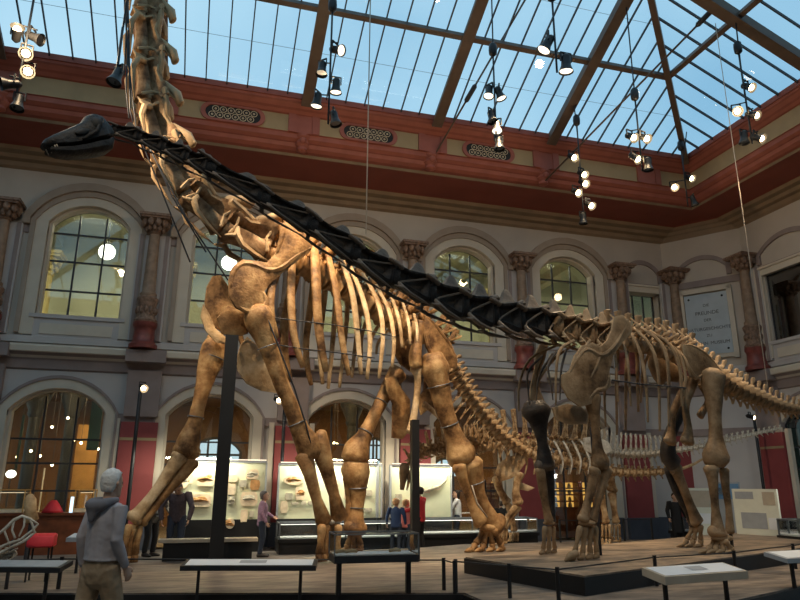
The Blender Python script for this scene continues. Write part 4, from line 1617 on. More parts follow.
q0, q1 = atY(738, 534, 14.2), atY(783, 534, 13.2)
zt = (lambda px, py, q: CAMH + ray(px, py).z * math.hypot(q.x, q.y) / math.hypot(ray(px, py).x, ray(px, py).y))
poster_panel((q0.x, q0.y), (q1.x, q1.y), zt(758, 489, (q0 + q1) / 2), 'large cream poster panel with grey and ochre pictures at the right', 'panelcream',
             [(.06, .48, .82, .95, 'panelgrey'), (.68, .95, .72, .95, 'panelbeige'), (.15, .72, .3, .58, 'panelgrey'), (.75, .92, .3, .5, 'panelwhite')])
q0, q1 = atY(690, 533, 15.9), atY(719, 533, 15.6)
poster_panel((q0.x, q0.y), (q1.x, q1.y), zt(700, 488, (q0 + q1) / 2), 'cream poster panel with a beige map, behind the hind legs of the dark skeleton', 'panelcream', [(.05, .95, .62, .95, 'panelbeige'), (.1, .9, .3, .5, 'panelwhite')])
q0, q1 = atY(722, 532, 15.6), atY(745, 532, 15.0)
poster_panel((q0.x, q0.y), (q1.x, q1.y), zt(735, 482, (q0 + q1) / 2), 'grey blue poster panel between the two cream panels', 'panelgrey', [(.0, 1, .7, .97, 'panelblue'), (.1, .4, .78, .9, 'panelwhite')])

# red stool at the left
A, B = atY(26, 548, 11.6), atY(53, 547, 11.6)
t = thing('red_bench', ((A.x + B.x) / 2, 11.7, PZ), 'small red padded bench on thin black legs, left of the hooded man', 'bench')
ztop = atY(40, 534, 11.6).z
b = MB()
rings = []
for x, s_ in ((A.x, .86), (A.x + .03, 1), (B.x - .03, 1), (B.x, .86)):
    zc_, hz = (A.z + ztop) / 2, (ztop - A.z) / 2
    rings.append([(x, 11.72 + .16 * s_ * a, zc_ + hz * s_ * c2) for a, c2 in ((-1, -.8), (-.8, -1), (.9, -1), (1, -.8), (1, .9), (.6, 1), (-.5, .9), (-.9, .5))])
b.loft(rings)
b.build('red_cushion', 'red', t, smooth=True, autos=50)
for x in (A.x + .05, B.x - .05):
    for y in (11.6, 11.84):
        MB().tube([(x, y, PZ), (x, y, A.z + .02)], .014, 6).build('leg', 'black', t)
# ------------------------------------------------------------------ bones
def isec(ws, zs_):
    """ring outline (y,z) of an I-shaped vertebra section: half widths and heights top / waist / bottom"""
    wt, wm, wb = ws
    zt, zw, zb = zs_
    R = [(wt * .5, zt), (wt, zt - .05), (wt * .92, zt - .13), (wm, zw + .02), (wb * .95, zb + .22), (wb, zb + .12), (wb * .7, zb)]
    return R + [(-y, z) for y, z in reversed(R)]


def cervical_mesh(name, mt, spine=.3, rib=1.0, fork=False):
    b = MB()
    rings = []
    for x, ws, zs_ in ((-.52, (.30, .20, .20), (.20, .0, -.24)), (-.45, (.40, .22, .26), (.32, .0, -.32)), (-.30, (.34, .06, .22), (.36, .0, -.28)), (-.05, (.24, .04, .17), (.28, -.02, -.24)),
                       (.2, (.27, .05, .20), (.22, -.04, -.26)), (.40, (.34, .15, .24), (.20, -.06, -.30)), (.52, (.34, .16, .20), (.14, -.06, -.26)), (.58, (.12, .10, .12), (.02, -.08, -.2))):
        rings.append([(x, y, z) for y, z in isec(ws, zs_)])
    b.loft(rings)
    # zygapophyses and their ridges
    for s in (-1, 1):
        b.tube([(.0, .16 * s, .18), (.35, .28 * s, .22), (.66, .30 * s, .26)], [.07, .07, (.06, .10)], 7)
        b.tube([(-.1, .16 * s, .26), (-.42, .34 * s, .46), (-.64, .36 * s, .50)], [.07, .10, (.07, .12)], 8)
        b.tube([(-.60, .34 * s, .46), (-.15, .22 * s, .20), (.1, .24 * s, .12), (.62, .29 * s, .24)], [.035, .03, .03, .04], 5)
        b.tube([(-.45, .27 * s, .30), (-.36, .22 * s, .0), (-.46, .26 * s, -.24)], [.035, .03, .04], 5)
        b.tube([(.40, .30 * s, .16), (.34, .24 * s, -.06), (.42, .26 * s, -.26)], [.035, .03, .04], 5)
        # cervical rib
        b.tube([(.30, .22 * s, -.10), (.28, .33 * s, -.26), (.10, .31 * s, -.37), (-.25, .26 * s, -.40), (-.25 - .4 * rib, .22 * s, -.40)], [.06, .07, .06, .04, .012], 6)
        b.tube([(.28, .33 * s, -.26), (.5, .28 * s, -.34)], [.05, .02], 6)
    h = spine
    for s in ((-1, 1) if fork else (0,)):
        rg = []
        for z, xa, xb, w in ((.2, -.34, .12, .10), (.2 + h * .5, -.30, -.02, .085), (.2 + h * .92, -.28, -.10, .09), (.2 + h, -.24, -.13, .05)):
            y0 = .16 * s * (z / .5 + .3)
            rg.append([(xa, y0 - w * .6, z), ((xa + xb) / 2, y0 - w, z), (xb, y0 - w * .4, z), (xb, y0 + w * .4, z), ((xa + xb) / 2, y0 + w, z), (xa, y0 + w * .6, z)])
        b.loft(rg)
    return b.mesh(name, mt, True, 50)


def boxy_cervical(name, mt):
    """long low neck vertebra: deep sided, pinched waist, a pyramid spine at the back, ribs laid close below"""
    b = MB()
    rings = []
    for x, zt, zb, wt, wm, wb in ((-.52, .14, -.28, .14, .14, .13), (-.49, .27, -.38, .27, .23, .23), (-.41, .34, -.40, .33, .25, .25), (-.33, .35, -.38, .31, .06, .21), (-.1, .31, -.32, .26, .04, .18), (.08, .28, -.29, .24, .09, .17),
                                  (.13, .27, -.28, .24, .05, .17), (.30, .26, -.30, .27, .05, .20), (.37, .27, -.33, .31, .24, .22), (.47, .23, -.31, .30, .22, .19), (.54, .12, -.24, .2, .15, .14), (.58, .0, -.15, .1, .09, .09)):
        rings.append([(x, y, z) for y, z in ((0, zt), (wt * .6, zt - .01), (wt, zt - .05), (wt * .95, zt - .10), (wm, zt * .45), (wm, zb * .35), (wb, zb + .10), (wb * .75, zb + .01), (0, zb),
                                             (-wb * .75, zb + .01), (-wb, zb + .10), (-wm, zb * .35), (-wm, zt * .45), (-wt * .95, zt - .10), (-wt, zt - .05), (-wt * .6, zt - .01))])
    b.loft(rings)
    rg = []
    for z, xa, xb, w in ((.24, -.48, .06, .17), (.42, -.40, -.08, .11), (.60, -.34, -.17, .06), (.65, -.31, -.21, .03)):
        rg.append([(xa, -w, z), ((xa + xb) / 2, -w * 1.1, z), (xb, -w * .5, z), (xb, w * .5, z), ((xa + xb) / 2, w * 1.1, z), (xa, w, z)])
    b.loft(rg)
    for s in (-1, 1):
        b.tube([(.34, .24 * s, .17), (.56, .27 * s, .22), (.70, .26 * s, .25)], [.07, .07, (.04, .07)], 7)
        b.tube([(-.36, .26 * s, .26), (-.52, .27 * s, .33), (-.60, .26 * s, .30)], [.07, .07, (.04, .07)], 7)
        b.tube([(-.44, .26 * s, .24), (-.10, .19 * s, .05), (.18, .17 * s, -.10), (.38, .20 * s, -.24)], [.03, .025, .025, .03], 5)
        b.tube([(.36, .18 * s, -.22), (.32, .30 * s, -.36), (.12, .28 * s, -.42), (-.3, .22 * s, -.45), (-.55, .18 * s, -.47)], [.05, .055, .05, .035, .01], 6)
        b.tube([(.30, .30 * s, -.36), (.52, .27 * s, -.38)], [.045, .015], 6)
    return b.mesh(name, mt, True, 50)


def dorsal_mesh(name, mt, spine=.75):
    b = MB()
    rg = []
    for x, r in ((-.42, .20), (-.38, .25), (-.2, .19), (.15, .19), (.36, .25), (.42, .24), (.50, .14)):
        rg.append([(x, r * math.cos(2 * PI * j / 10), -.1 + r * math.sin(2 * PI * j / 10)) for j in range(10)])
    b.loft(rg)
    b.tube([(-.05, 0, .05), (-.05, 0, .35)], [(.26, .17), (.18, .12)], 8, hint=(1, 0, 0))
    for s in (-1, 1):
        b.tube([(-.02, .1 * s, .26), (-.04, .36 * s, .36), (-.06, .58 * s, .40)], [(.10, .14), (.06, .09), (.07, .07)], 7)
        b.tube([(.1, .1 * s, .2), (.46, .16 * s, .26)], [.08, .05], 6)
        b.tube([(-.1, .1 * s, .28), (-.46, .16 * s, .34)], [.08, .05], 6)
        b.tube([(-.06, .55 * s, .38), (-.12, .10 * s, .3 + spine * .7)], [.03, .03], 5)
    rg = []
    for z, xa, xb, w in ((.25, -.40, .22, .08), (.3 + spine * .45, -.36, .06, .06), (.3 + spine * .85, -.40, .10, .11), (.3 + spine * .97, -.42, .12, .14), (.3 + spine, -.34, .02, .10)):
        rg.append([(xa, -w * .5, z), ((xa + xb) / 2, -w, z), (xb, -w * .5, z), (xb, w * .5, z), ((xa + xb) / 2, w, z), (xa, w * .5, z)])
    b.loft(rg)
    return b.mesh(name, mt, True, 50)


def caudal_mesh(name, mt, spine=.5, chev=.5, tp=.4, waist=.17, fat=.085):
    b = MB()
    rg = []
    for x, r in ((-.46, .20), (-.40, .27), (-.2, waist), (.2, waist), (.40, .27), (.46, .20)):
        rg.append([(x, r * math.cos(2 * PI * j / 10), r * math.sin(2 * PI * j / 10)) for j in range(10)])
    b.loft(rg)
    if spine:
        rg = []
        for z, xa, xb, w in ((.15, -.30, .22, .08), (.2 + spine * .5, -.40, -.08, .06), (.2 + spine * .9, -.56, -.10, fat), (.2 + spine, -.50, -.18, fat * .8)):
            rg.append([(xa, -w * .5, z), ((xa + xb) / 2, -w, z), (xb, -w * .5, z), (xb, w * .5, z), ((xa + xb) / 2, w, z), (xa, w * .5, z)])
        b.loft(rg)
        for s in (-1, 1):
            b.tube([(.1, .07 * s, .24), (.5, .1 * s, .30)], [.05, .03], 5)
    if tp:
        for s in (-1, 1):
            b.tube([(0, .15 * s, .05), (-.08, (.2 + tp) * s, .04)], [(.12, .07), (.06, .04)], 6)
    if chev:
        for s in (-1, 1):
            b.tube([(-.44, .12 * s, -.2), (-.55, .04 * s, -.22 - chev * .5), (-.66, 0, -.22 - chev)], [.04, .04, .05], 5)
    return b.mesh(name, mt, True, 50)


def series(root, name, mesh, pl, pix, n, lenk=1.0, labels=None, head_first=True, flatup=False):
    """vertebrae along a traced line; pix: (px, py, height in px). x axis of each one points to the head"""
    P = []
    for px, py, h in pix:
        q = pl.at(px, py)
        P.append((q.x, q.y, q.z, h / pl.ppm(q)))
    C = catmull(P, 2 * n + 1)
    out = []
    for i in range(n):
        a, c, e = V(C[2 * i][:3]), V(C[2 * i + 1][:3]), V(C[2 * i + 2][:3])
        x = (a - e) if head_first else (e - a)
        L = x.length * lenk
        x.normalize()
        y = pl.n - x * x.dot(pl.n)
        y.normalize()
        z = x.cross(y)
        s = C[2 * i + 1][3]
        mt = Matrix((x * L, y * s, z * s)).transposed().to_4x4()
        mt.translation = c
        o = bpy.data.objects.new(name, mesh)
        link(o, root)
        o.matrix_basis = mt
        out.append((c, x, y, z, L, s))
    return out


def limb(pl, pix, lat=0, lat1=None, flat=.8, n=9, knob=True):
    """a traced long bone: (px, py, width px)"""
    P, R = [], []
    k = len(pix)
    for i, (px, py, w) in enumerate(pix):
        l = lat if lat1 is None else lat + (lat1 - lat) * i / (k - 1)
        q = pl.at(px, py, l)
        P.append(q)
        R.append(w / 2 / pl.ppm(q))
    C = catmull([(*P[i], R[i]) for i in range(k)], 5 * k)
    b = MB().tube([c[:3] for c in C], [(c[3], c[3] * flat) for c in C], 14, hint=pl.d, jit=.13)
    if knob:                                # paired knuckles at both ends
        for c, nx in ((C[0], C[1]), (C[-1], C[-2])):
            ax = (V(c[:3]) - V(nx[:3])).normalized()
            a = pl.d - ax * pl.d.dot(ax)
            a.normalize()
            for sg in (-1, 1):
                p = V(c[:3]) + a * c[3] * .5 * sg - ax * c[3] * .15
                b.ball(tuple(p), c[3] * .56, 9, 7, (1, 1, 1))
    return b


def wrap_bands(pl, pix, lat, root, fr):
    """thin steel bands that hold a bone"""
    for f in fr:
        C = catmull([(*pl.at(px, py, lat), w / 2 / pl.ppm(pl.at(px, py, lat))) for px, py, w in pix], 41)
        i = int(f * 39)
        c, d, r = V(C[i][:3]), (V(C[i + 1][:3]) - V(C[i][:3])).normalized(), C[i][3]
        a = pl.d - d * d.dot(pl.d)
        a.normalize()
        b2 = d.cross(a)
        MB().tube([c + a * math.cos(2 * PI * j / 14) * (r + .012) + b2 * math.sin(2 * PI * j / 14) * (r * .85 + .012) for j in range(15)], .012, 5, cap=False).build('steel_band', 'steel', root, smooth=True)


def outline(pl, pts, lat):
    return [pl.at(x, y, lat) for x, y in pts]


def flat_bone(root, name, pl, pts, lat, thick, mt, bul=0.0, mir=False, ridges=()):
    P = outline(pl, pts, lat)
    if mir:
        P = [pl.mirror(p) for p in P]
    c = sum(P, V()) / len(P)
    R = max((p - c).length for p in P)
    sgn = 1 if lat >= 0 else -1
    if mir:
        sgn = -sgn
    f = (lambda p: sgn * bul * (1 - ((p - c).length / R) ** 2)) if bul else None
    b = MB().plate(P, pl.n, thick, .45, f)
    for rp, r in ridges:
        Q = []
        for x, y in rp:
            p = pl.at(x, y, lat)
            Q.append(p + pl.n * ((f(p) if f else 0) + sgn * (thick * .5 - r * .62)))
        Q = [V(q[:3]) for q in catmull([tuple(q) for q in Q], 4 * len(Q))]
        n_ = len(Q)
        b.tube(Q, [r * (.45 + .55 * math.sin(PI * (i + .5) / n_)) for i in range(n_)], 8, jit=.15)
    return b.build(name, mt, root, smooth=True, autos=40)


def rib(root, pl, pix, mt, bulge, lat0, w=7, taper=.6, far=True, cnt=[0]):
    """near rib traced from the back down, and its twin on the far side"""
    k = len(pix)
    Q = []
    for i, (px, py) in enumerate(pix):
        t = i / (k - 1)
        l = lat0 + (bulge - lat0) * math.sin(min(1, t * 1.35) * PI / 2)
        q = pl.at(px, py, l)
        ww = w * (1.0 if 0 < i < k - 1 else .8) * (1 - (1 - taper) * t) / 2 / pl.ppm(q)
        Q.append((*q, ww))
    C = catmull(Q, 14)
    hint = pl.d
    MB().tube([c[:3] for c in C], [(c[3], c[3] * .5) for c in C], 8, hint=hint).build('rib', mt, root, smooth=True)
    if far:
        MB().tube([pl.mirror(V(c[:3])) for c in C], [(c[3], c[3] * .5) for c in C], 8, hint=hint).build('rib', mt, root, smooth=True)


def foot(root, pl, top, toes, lat, mt, z, w=.09, name='metatarsal', claw=True):
    """splayed foot bones; top: pixel of the ankle; toes: pixels of the toe tips"""
    n = len(toes)
    for i, (px, py) in enumerate(toes):
        l = lat + (i - (n - 1) / 2) * .07
        a = pl.at(top[0] + (i - (n - 1) / 2) * 3.2, top[1], l)
        e = pl.at(px, py, l + (.05 if lat > 0 else -.05))
        e.z = z + w * .55
        mid = a.lerp(e, .55)
        MB().tube([a, a.lerp(e, .15), mid.lerp(a, .3), mid + (e - a) * .1], [w * .9, w * .8, w * .5, w * .75], 9).build(name, mt, root, smooth=True)
        c = mid + (e - a) * .22
        out = (V((e.x, e.y, 0)) - V((a.x, a.y, 0)))
        out = out.normalized() if out.length > .05 else -pl.d
        tip = e + pl.d * (.10 + .02 * (n - i)) + V((0, 0, -w * .2))
        tb_ = MB().tube([c, c.lerp(e, .6), e], [w * .8, w * .55, w * .7], 8).build('toe_bone', mt, root, smooth=True)
        if claw:
            MB().tube([e + pl.d * .03, e + pl.d * .12 + V((0, 0, -w * .05)), e + pl.d * .2 + V((0, 0, -w * .3))], [(w * .55, w * .5), (w * .45, w * .4), w * .12], 8).build('claw', mt, tb_, smooth=True)


# ================================================================== the tall golden skeleton
BP = Plane((2.21, 13.59), (-.955, -.296))
g0 = BP.at(330, 380)
br = thing('sauropod_skeleton', (BP.p.x, BP.p.y, PZ), 'towering golden brown dinosaur skeleton, its steep neck rising out of the photo', 'dinosaur skeleton')
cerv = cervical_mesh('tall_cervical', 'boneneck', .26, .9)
dors = dorsal_mesh('tall_dorsal', 'bone', .55)
caud = caudal_mesh('tall_caudal', 'cbone', .36, .6, .3, .2, .15)
cauds = caudal_mesh('tall_caudal_small', 'cbone', .28, .26, .0, .2, .11)
series(br, 'cervical_vertebra', cerv, BP, [(166, -165, 32), (158, -110, 36), (151, -55, 40), (147, 0, 44), (147, 45, 46), (150, 90, 47), (158, 128, 47), (171, 160, 48), (189, 187, 49), (212, 211, 52), (240, 230, 56), (268, 243, 58)], 11, 1.0)
series(br, 'dorsal_vertebra', dors, BP, [(262, 248, 50), (300, 259, 56), (330, 273, 57), (360, 294, 55), (385, 311, 51), (408, 324, 46), (426, 332, 42)], 11, .98)
series(br, 'sacral_vertebra', dors, BP, [(426, 330, 34), (446, 352, 32)], 3, 1.0)
series(br, 'caudal_vertebra', caud, BP, [(446, 356, 30), (452, 370, 30), (461, 386, 29), (472, 402, 28), (484, 418, 27), (496, 431, 25), (509, 442, 23), (522, 450, 21)], 17, .95)
TP2 = Plane(BP.at(522, 450).xy, (-1, .03))
series(br, 'caudal_vertebra', cauds, TP2, [(522, 450, 21), (540, 457, 19), (560, 460, 18), (580, 465, 18), (600, 470, 17), (625, 473, 16), (650, 473, 14), (674, 471, 11)], 22, .98)
C = [TP2.at(x, y) for x, y in ((672, 471), (684, 468), (694, 464), (706, 457), (716, 452))]
MB().tube(C, [.05, .04, .035, .025, .01], 8).build('tail_tip', 'bonel', br, smooth=True)
# skull, above the frame
sk0, sk1 = BP.at(170, -170), BP.at(118, -190)
d = (sk1 - sk0).normalized()
up = d.cross(BP.n) * -1
b = MB()
rg = []
for t, w, h, oz in ((0, .10, .10, 0), (.15, .2, .2, .05), (.4, .22, .26, .12), (.55, .18, .18, .02), (.8, .15, .11, -.06), (1, .08, .06, -.08)):
    c = sk0 + d * (sk1 - sk0).length * t + V((0, 0, oz))
    rg.append([c + BP.n * w * math.cos(2 * PI * j / 12) + V((0, 0, 1)) * h * math.sin(2 * PI * j / 12) for j in range(12)])
b.loft(rg)
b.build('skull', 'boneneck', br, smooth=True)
# ribs
HL = .85
for pix, w in (([(282, 252), (273, 280), (271, 310), (277, 338)], 9), ([(293, 255), (291, 285), (292, 320), (296, 345), (303, 367)], 10), ([(314, 246), (316, 275), (317, 305), (320, 338), (326, 371)], 12),
               ([(328, 255), (336, 290), (340, 325), (344, 352), (349, 375)], 9), ([(341, 257), (352, 292), (357, 330), (361, 374)], 8), ([(350, 266), (364, 302), (370, 340), (367, 379)], 7),
               ([(362, 273), (377, 300), (383, 332), (379, 378)], 6.5), ([(376, 285), (389, 311), (394, 340), (392, 367)], 6), ([(390, 292), (399, 320), (402, 347)], 5.5), ([(403, 303), (409, 325), (410, 344)], 5), ([(414, 314), (417, 328), (417, 342)], 4.5)):
    rib(br, BP, pix, 'bone' if w > 8 else 'bonel', HL, .30, w, .75)
# thin steel hoops that brace the ribs
for pts in ([(275, 318), (300, 321), (335, 325), (370, 331), (396, 337)], [(278, 345), (305, 349), (340, 353), (375, 358)]):
    MB().tube([BP.at(x, y, HL + .03) for x, y in pts], .012, 5).build('steel_brace', 'bar', br, smooth=True)
# shoulder girdle
SC = [(313, 244), (306, 233), (297, 224), (287, 220), (280, 226), (281, 240), (277, 252), (268, 262), (256, 260), (243, 259), (234, 266), (229, 280), (229, 296), (236, 308), (248, 314), (262, 314), (267, 304), (265, 291), (273, 281), (285, 271), (299, 260), (310, 252)]
flat_bone(br, 'scapula', BP, SC, .82, .12, 'bone', -.07, ridges=[([(310, 248), (296, 256), (282, 267), (268, 270), (255, 265), (243, 264), (234, 272), (231, 288)], .085), ([(264, 292), (266, 303), (259, 311), (247, 311), (238, 306)], .07), ([(287, 223), (282, 238), (278, 252)], .05), ([(305, 236), (296, 246), (286, 258)], .03)])
flat_bone(br, 'scapula', BP, [(206, 302), (208, 286), (213, 276), (221, 275), (227, 283), (233, 292), (237, 306), (233, 320), (221, 331), (208, 323)], -.62, .16, 'bone', .10)
flat_bone(br, 'sternal_plate', BP, [(240, 345), (247, 337), (257, 346), (266, 365), (277, 386), (276, 393), (261, 391), (246, 384), (237, 371), (237, 356)], .15, .07, 'bonel', .05)
flat_bone(br, 'sternal_plate', BP, [(203, 304), (209, 312), (216, 328), (225, 336), (226, 344), (216, 342), (206, 330), (201, 316)], -.25, .06, 'bonel', .05)
flat_bone(br, 'coracoid', BP, [(217, 318), (228, 306), (242, 312), (250, 322), (247, 334), (235, 338), (222, 334)], .35, .16, 'bone', .06)
# forelegs
hum = [(258, 309, 24), (259, 317, 30), (263, 332, 25), (271, 355, 19), (280, 380, 16), (290, 405, 16), (300, 430, 19), (308, 445, 27), (312, 454, 27)]
limb(BP, hum, .78, .78).build('humerus', 'bone', br, smooth=True)
wrap_bands(BP, hum, .78, br, (.28, .82))
MB().tube([BP.at(x, y, .95) for x, y in ((265, 312), (280, 350), (295, 390), (306, 425), (311, 445))], .018, 6).build('steel_brace', 'bar', br, smooth=True)
MB().tube([BP.at(322, 432, .8), BP.at(320, 446, .8), BP.at(327, 470, .78), BP.at(334, 495, .76), BP.at(339, 518, .74)], [(.10, .09), (.21, .15), (.145, .12), (.105, .10), (.17, .13)], 12, hint=BP.d, jit=.12).build('ulna', 'bone', br, smooth=True)
MB().tube([BP.at(304, 455, .8), BP.at(310, 475, .8), BP.at(317, 500, .78), BP.at(324, 522, .76)], [(.19, .14), (.12, .11), (.10, .09), (.16, .12)], 12, hint=BP.d, jit=.12).build('radius', 'bone', br, smooth=True)
for i in range(3):
    p = BP.at(325 + i * 6, 522, .74)
    MB().ball(tuple(p), .075, 9, 7, (1.2, 1, .7)).build('wrist_bone', 'wbone', br, smooth=True)


def hand(root, pl, x0, y0, x1, lat, z, mt, n=5, r=.06, spread=4.2):
    for i in range(n):
        k = i - (n - 1) / 2
        a = pl.at(x0 + k * spread, y0, lat + .10 * math.cos(i * 1.3))
        e = pl.at(x1 + k * spread * 1.1, y0 + 30, lat + .12 * math.cos(i * 1.3))
        e = a.lerp(e, (a.z - z - r) / max(.05, a.z - e.z))
        MB().tube([a, a.lerp(e, .12), a.lerp(e, .5), a.lerp(e, .8)], [r * .95, r, r * .65, r * .95], 9, jit=.15).build('metacarpal', mt, root, smooth=True)
        MB().tube([a.lerp(e, .85), e, e + pl.d * .05], [r * .85, r * .95, r * .6], 8).build('finger_bone', mt, root, smooth=True)


hand(br, BP, 330, 526, 328, .74, PZ, 'bone', 5, .085, 4.0)
fh = [(219, 340, 24), (215, 352, 28), (207, 375, 20), (200, 400, 15), (194, 424, 16), (189, 441, 25), (186, 453, 27)]
limb(BP, fh, -.62, -.7).build('humerus', 'bone', br, smooth=True)
wrap_bands(BP, fh, -.66, br, (.2, .72))
limb(BP, [(180, 456, 17), (171, 470, 13), (156, 491, 10), (141, 510, 12), (133, 519, 17)], -.66, -.72).build('radius', 'bonel', br, smooth=True)
limb(BP, [(191, 461, 17), (182, 474, 14), (165, 494, 9), (151, 511, 10), (141, 521, 14)], -.72, -.80).build('ulna', 'bone', br, smooth=True)
hand(br, BP, 134, 526, 129, -.75, PZ, 'bone', 4, .075, 3.6)
# pelvis
flat_bone(br, 'ilium', BP, [(425, 314), (433, 321), (441, 331), (450, 343), (457, 356), (457, 366), (450, 369), (440, 362), (432, 356), (427, 347), (423, 332)], .62, .10, 'bone', -.05, ridges=[([(425, 316), (434, 324), (443, 335), (451, 346), (456, 360)], .05), ([(425, 330), (428, 345), (434, 355), (444, 363), (452, 367)], .06)])
flat_bone(br, 'ilium', BP, [(425, 314), (433, 321), (441, 331), (450, 343), (457, 356), (457, 366), (450, 369), (440, 362), (432, 356), (427, 347), (423, 332)], .62, .11, 'bone', .06, mir=True)
limb(BP, [(421, 322, 9), (418, 340, 10), (415, 356, 15), (416, 366, 13)], .58).build('hip_peduncle', 'bone', br, smooth=True)
limb(BP, [(416, 368, 13), (418, 380, 8), (416, 402, 7), (413, 420, 8), (411, 432, 11)], .50).build('pubis', 'bonel', br, smooth=True)
flat_bone(br, 'pubis', BP, [(384, 378), (395, 376), (401, 388), (410, 400), (410, 415), (408, 432), (402, 439), (392, 438), (393, 420), (393, 403), (387, 392)], -.35, .12, 'bone', .03)
limb(BP, [(424, 404, 6), (434, 412, 5), (446, 424, 5)], -.1).build('ischium', 'bonel', br, smooth=True)
flat_bone(br, 'ischium', BP, [(425, 372), (440, 378), (446, 400), (440, 412), (430, 408), (421, 415), (418, 400), (424, 390)], -.3, .1, 'bone', .03)
# hind legs
fem = [(433, 357, 24), (435, 367, 31), (438, 382, 25), (443, 402, 20), (449, 423, 18), (455, 440, 23), (460, 453, 32), (462, 460, 30)]
limb(BP, fem, .66).build('femur', 'bone', br, smooth=True)
wrap_bands(BP, fem, .66, br, (.30, .68))
tib = [(470, 464, 28), (474, 477, 21), (481, 500, 14), (490, 517, 18), (497, 527, 26)]
limb(BP, tib, .70).build('tibia', 'bone', br, smooth=True)
limb(BP, [(459, 466, 16), (464, 482, 11), (472, 504, 10), (481, 522, 16)], .78).build('fibula', 'bone', br, smooth=True)
wrap_bands(BP, tib, .70, br, (.3,))
MB().tube([BP.at(x, y, .86) for x, y in ((472, 486), (477, 503), (487, 517))], .02, 6).build('steel_brace', 'wbone', br, smooth=True)
p = BP.at(489, 528, .7)
MB().ball(tuple(p), .17, 10, 8, (1.3, 1, .6)).build('ankle_bone', 'bone', br, smooth=True)
foot(br, BP, (489, 530), [(472, 553), (482, 552), (493, 550), (503, 547)], .7, 'bone', PZ, .10)
ff = [(398, 372, 20), (390, 385, 17), (381, 402, 14), (371, 422, 14), (363, 438, 18), (357, 451, 29), (355, 459, 29)]
limb(BP, ff, -.62).build('femur', 'bone', br, smooth=True)
wrap_bands(BP, ff, -.62, br, (.4, .75))
ft = [(356, 464, 27), (356, 473, 29), (358, 489, 18), (357, 508, 14), (356, 522, 19), (355, 530, 25)]
limb(BP, ft, -.62).build('tibia', 'bone', br, smooth=True)
wrap_bands(BP, ft, -.62, br, (.4, .7))
limb(BP, [(347, 478, 9), (349, 500, 8), (349, 528, 11)], -.7).build('fibula', 'bone', br, smooth=True)
foot(br, BP, (355, 532), [(346, 547), (353, 548), (361, 548)], -.62, 'bone', PZ, .10)
# steel rods and wires along the neck
for pts in ([(126, -60), (129, 40), (130, 110), (133, 122)], [(131, -60), (127, 20), (124, 75)], [(122, -40), (128, 60), (136, 128), (190, 262)], [(141, 128), (172, 196), (206, 252)], [(150, 150), (185, 215), (228, 280)], [(128, 40), (126, 90), (129, 118)]):
    MB().tube([BP.at(x, y, .32) for x, y in pts], .016, 5).build('neck_wire', 'bar', br, smooth=True)

# ================================================================== the dark long necked skeleton
DP = Plane((5.885, 10.53), (-.992, -.123))
NP = Plane((5.6, 10.5), (-.875, -.485))
di = thing('sauropod_skeleton', (DP.p.x, DP.p.y, DZ), 'dark long necked dinosaur skeleton on the tan platform, its black neck crossing the photo', 'dinosaur skeleton')
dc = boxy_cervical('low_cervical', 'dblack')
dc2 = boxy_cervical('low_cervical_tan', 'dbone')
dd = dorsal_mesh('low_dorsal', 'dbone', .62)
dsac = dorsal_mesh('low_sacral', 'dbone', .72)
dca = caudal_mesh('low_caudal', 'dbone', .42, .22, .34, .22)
series(di, 'cervical_vertebra', dc, NP, [(111, 130, 17), (128, 133, 19), (150, 141, 21), (172, 150, 23), (205, 165, 25)], 4, 1.0)
series(di, 'cervical_vertebra', dc, NP, [(205, 165, 25), (242, 185, 26), (276, 205, 28), (315, 227, 30), (349, 249, 33), (382, 270, 36), (417, 286, 39), (453, 302, 43), (490, 313, 43), (528, 320, 41), (560, 326, 40)], 10, 1.0)
series(di, 'front_dorsal_vertebra', dc2, DP, [(556, 325, 38), (580, 331, 38), (606, 336, 37)], 3, 1.0)
series(di, 'dorsal_vertebra', dd, DP, [(602, 336, 31), (625, 340, 31), (652, 346, 31)], 5, .98)
series(di, 'sacral_vertebra', dsac, DP, [(652, 346, 30), (672, 352, 30), (692, 361, 28)], 5, 1.0)
series(di, 'caudal_vertebra', dca, DP, [(690, 360, 38), (706, 371, 38), (722, 381, 36), (735, 389, 34), (750, 395, 31), (765, 401, 27), (780, 406, 23), (800, 410, 18), (822, 411, 14), (850, 408, 11)], 27, .98)
# skull
s0, s1 = NP.at(109, 133), NP.at(43, 147)
d = (s1 - s0).normalized()
L = (s1 - s0).length
upv = (V((0, 0, 1)) - d * d.z).normalized()
sd = d.cross(upv)
k = L / 67
b = MB()
rg = []
for t, w, hu, hd in ((-.02, .08, 8, -4), (.06, .13, 17, -6), (.16, .165, 20, -7), (.26, .17, 19, -7), (.36, .155, 14, -7), (.5, .13, 12, -7), (.66, .12, 10, -6), (.82, .115, 8, -4), (.94, .10, 6, -3), (1.0, .06, 3, -2)):
    c = s0 + d * L * t
    rg.append([c + sd * w * a + upv * (h * k) for a, h in ((-1, hd + 2), (-.7, hd), (.7, hd), (1, hd + 2), (.98, hu * .45), (.75, hu * .85), (.3, hu), (-.3, hu), (-.75, hu * .85), (-.98, hu * .45))])
b.loft(rg)
b.build('skull', 'dskull', di, smooth=True, autos=45)
b = MB()
rg = []
for t, w, z0, z1 in ((.05, .10, -6, -12), (.14, .14, -8, -18), (.3, .15, -8, -18), (.5, .135, -8, -17), (.7, .125, -7, -15), (.86, .115, -5, -11), (.97, .08, -3, -7)):
    c = s0 + d * L * t
    rg.append([c + sd * w * a + upv * (k * (z0 + (z1 - z0) * h)) for a, h in ((-1, .1), (0, 0), (1, .1), (1.02, .6), (.7, 1), (-.7, 1), (-1.02, .6))])
b.loft(rg)
b.build('lower_jaw', 'dskull', di, smooth=True, autos=45)
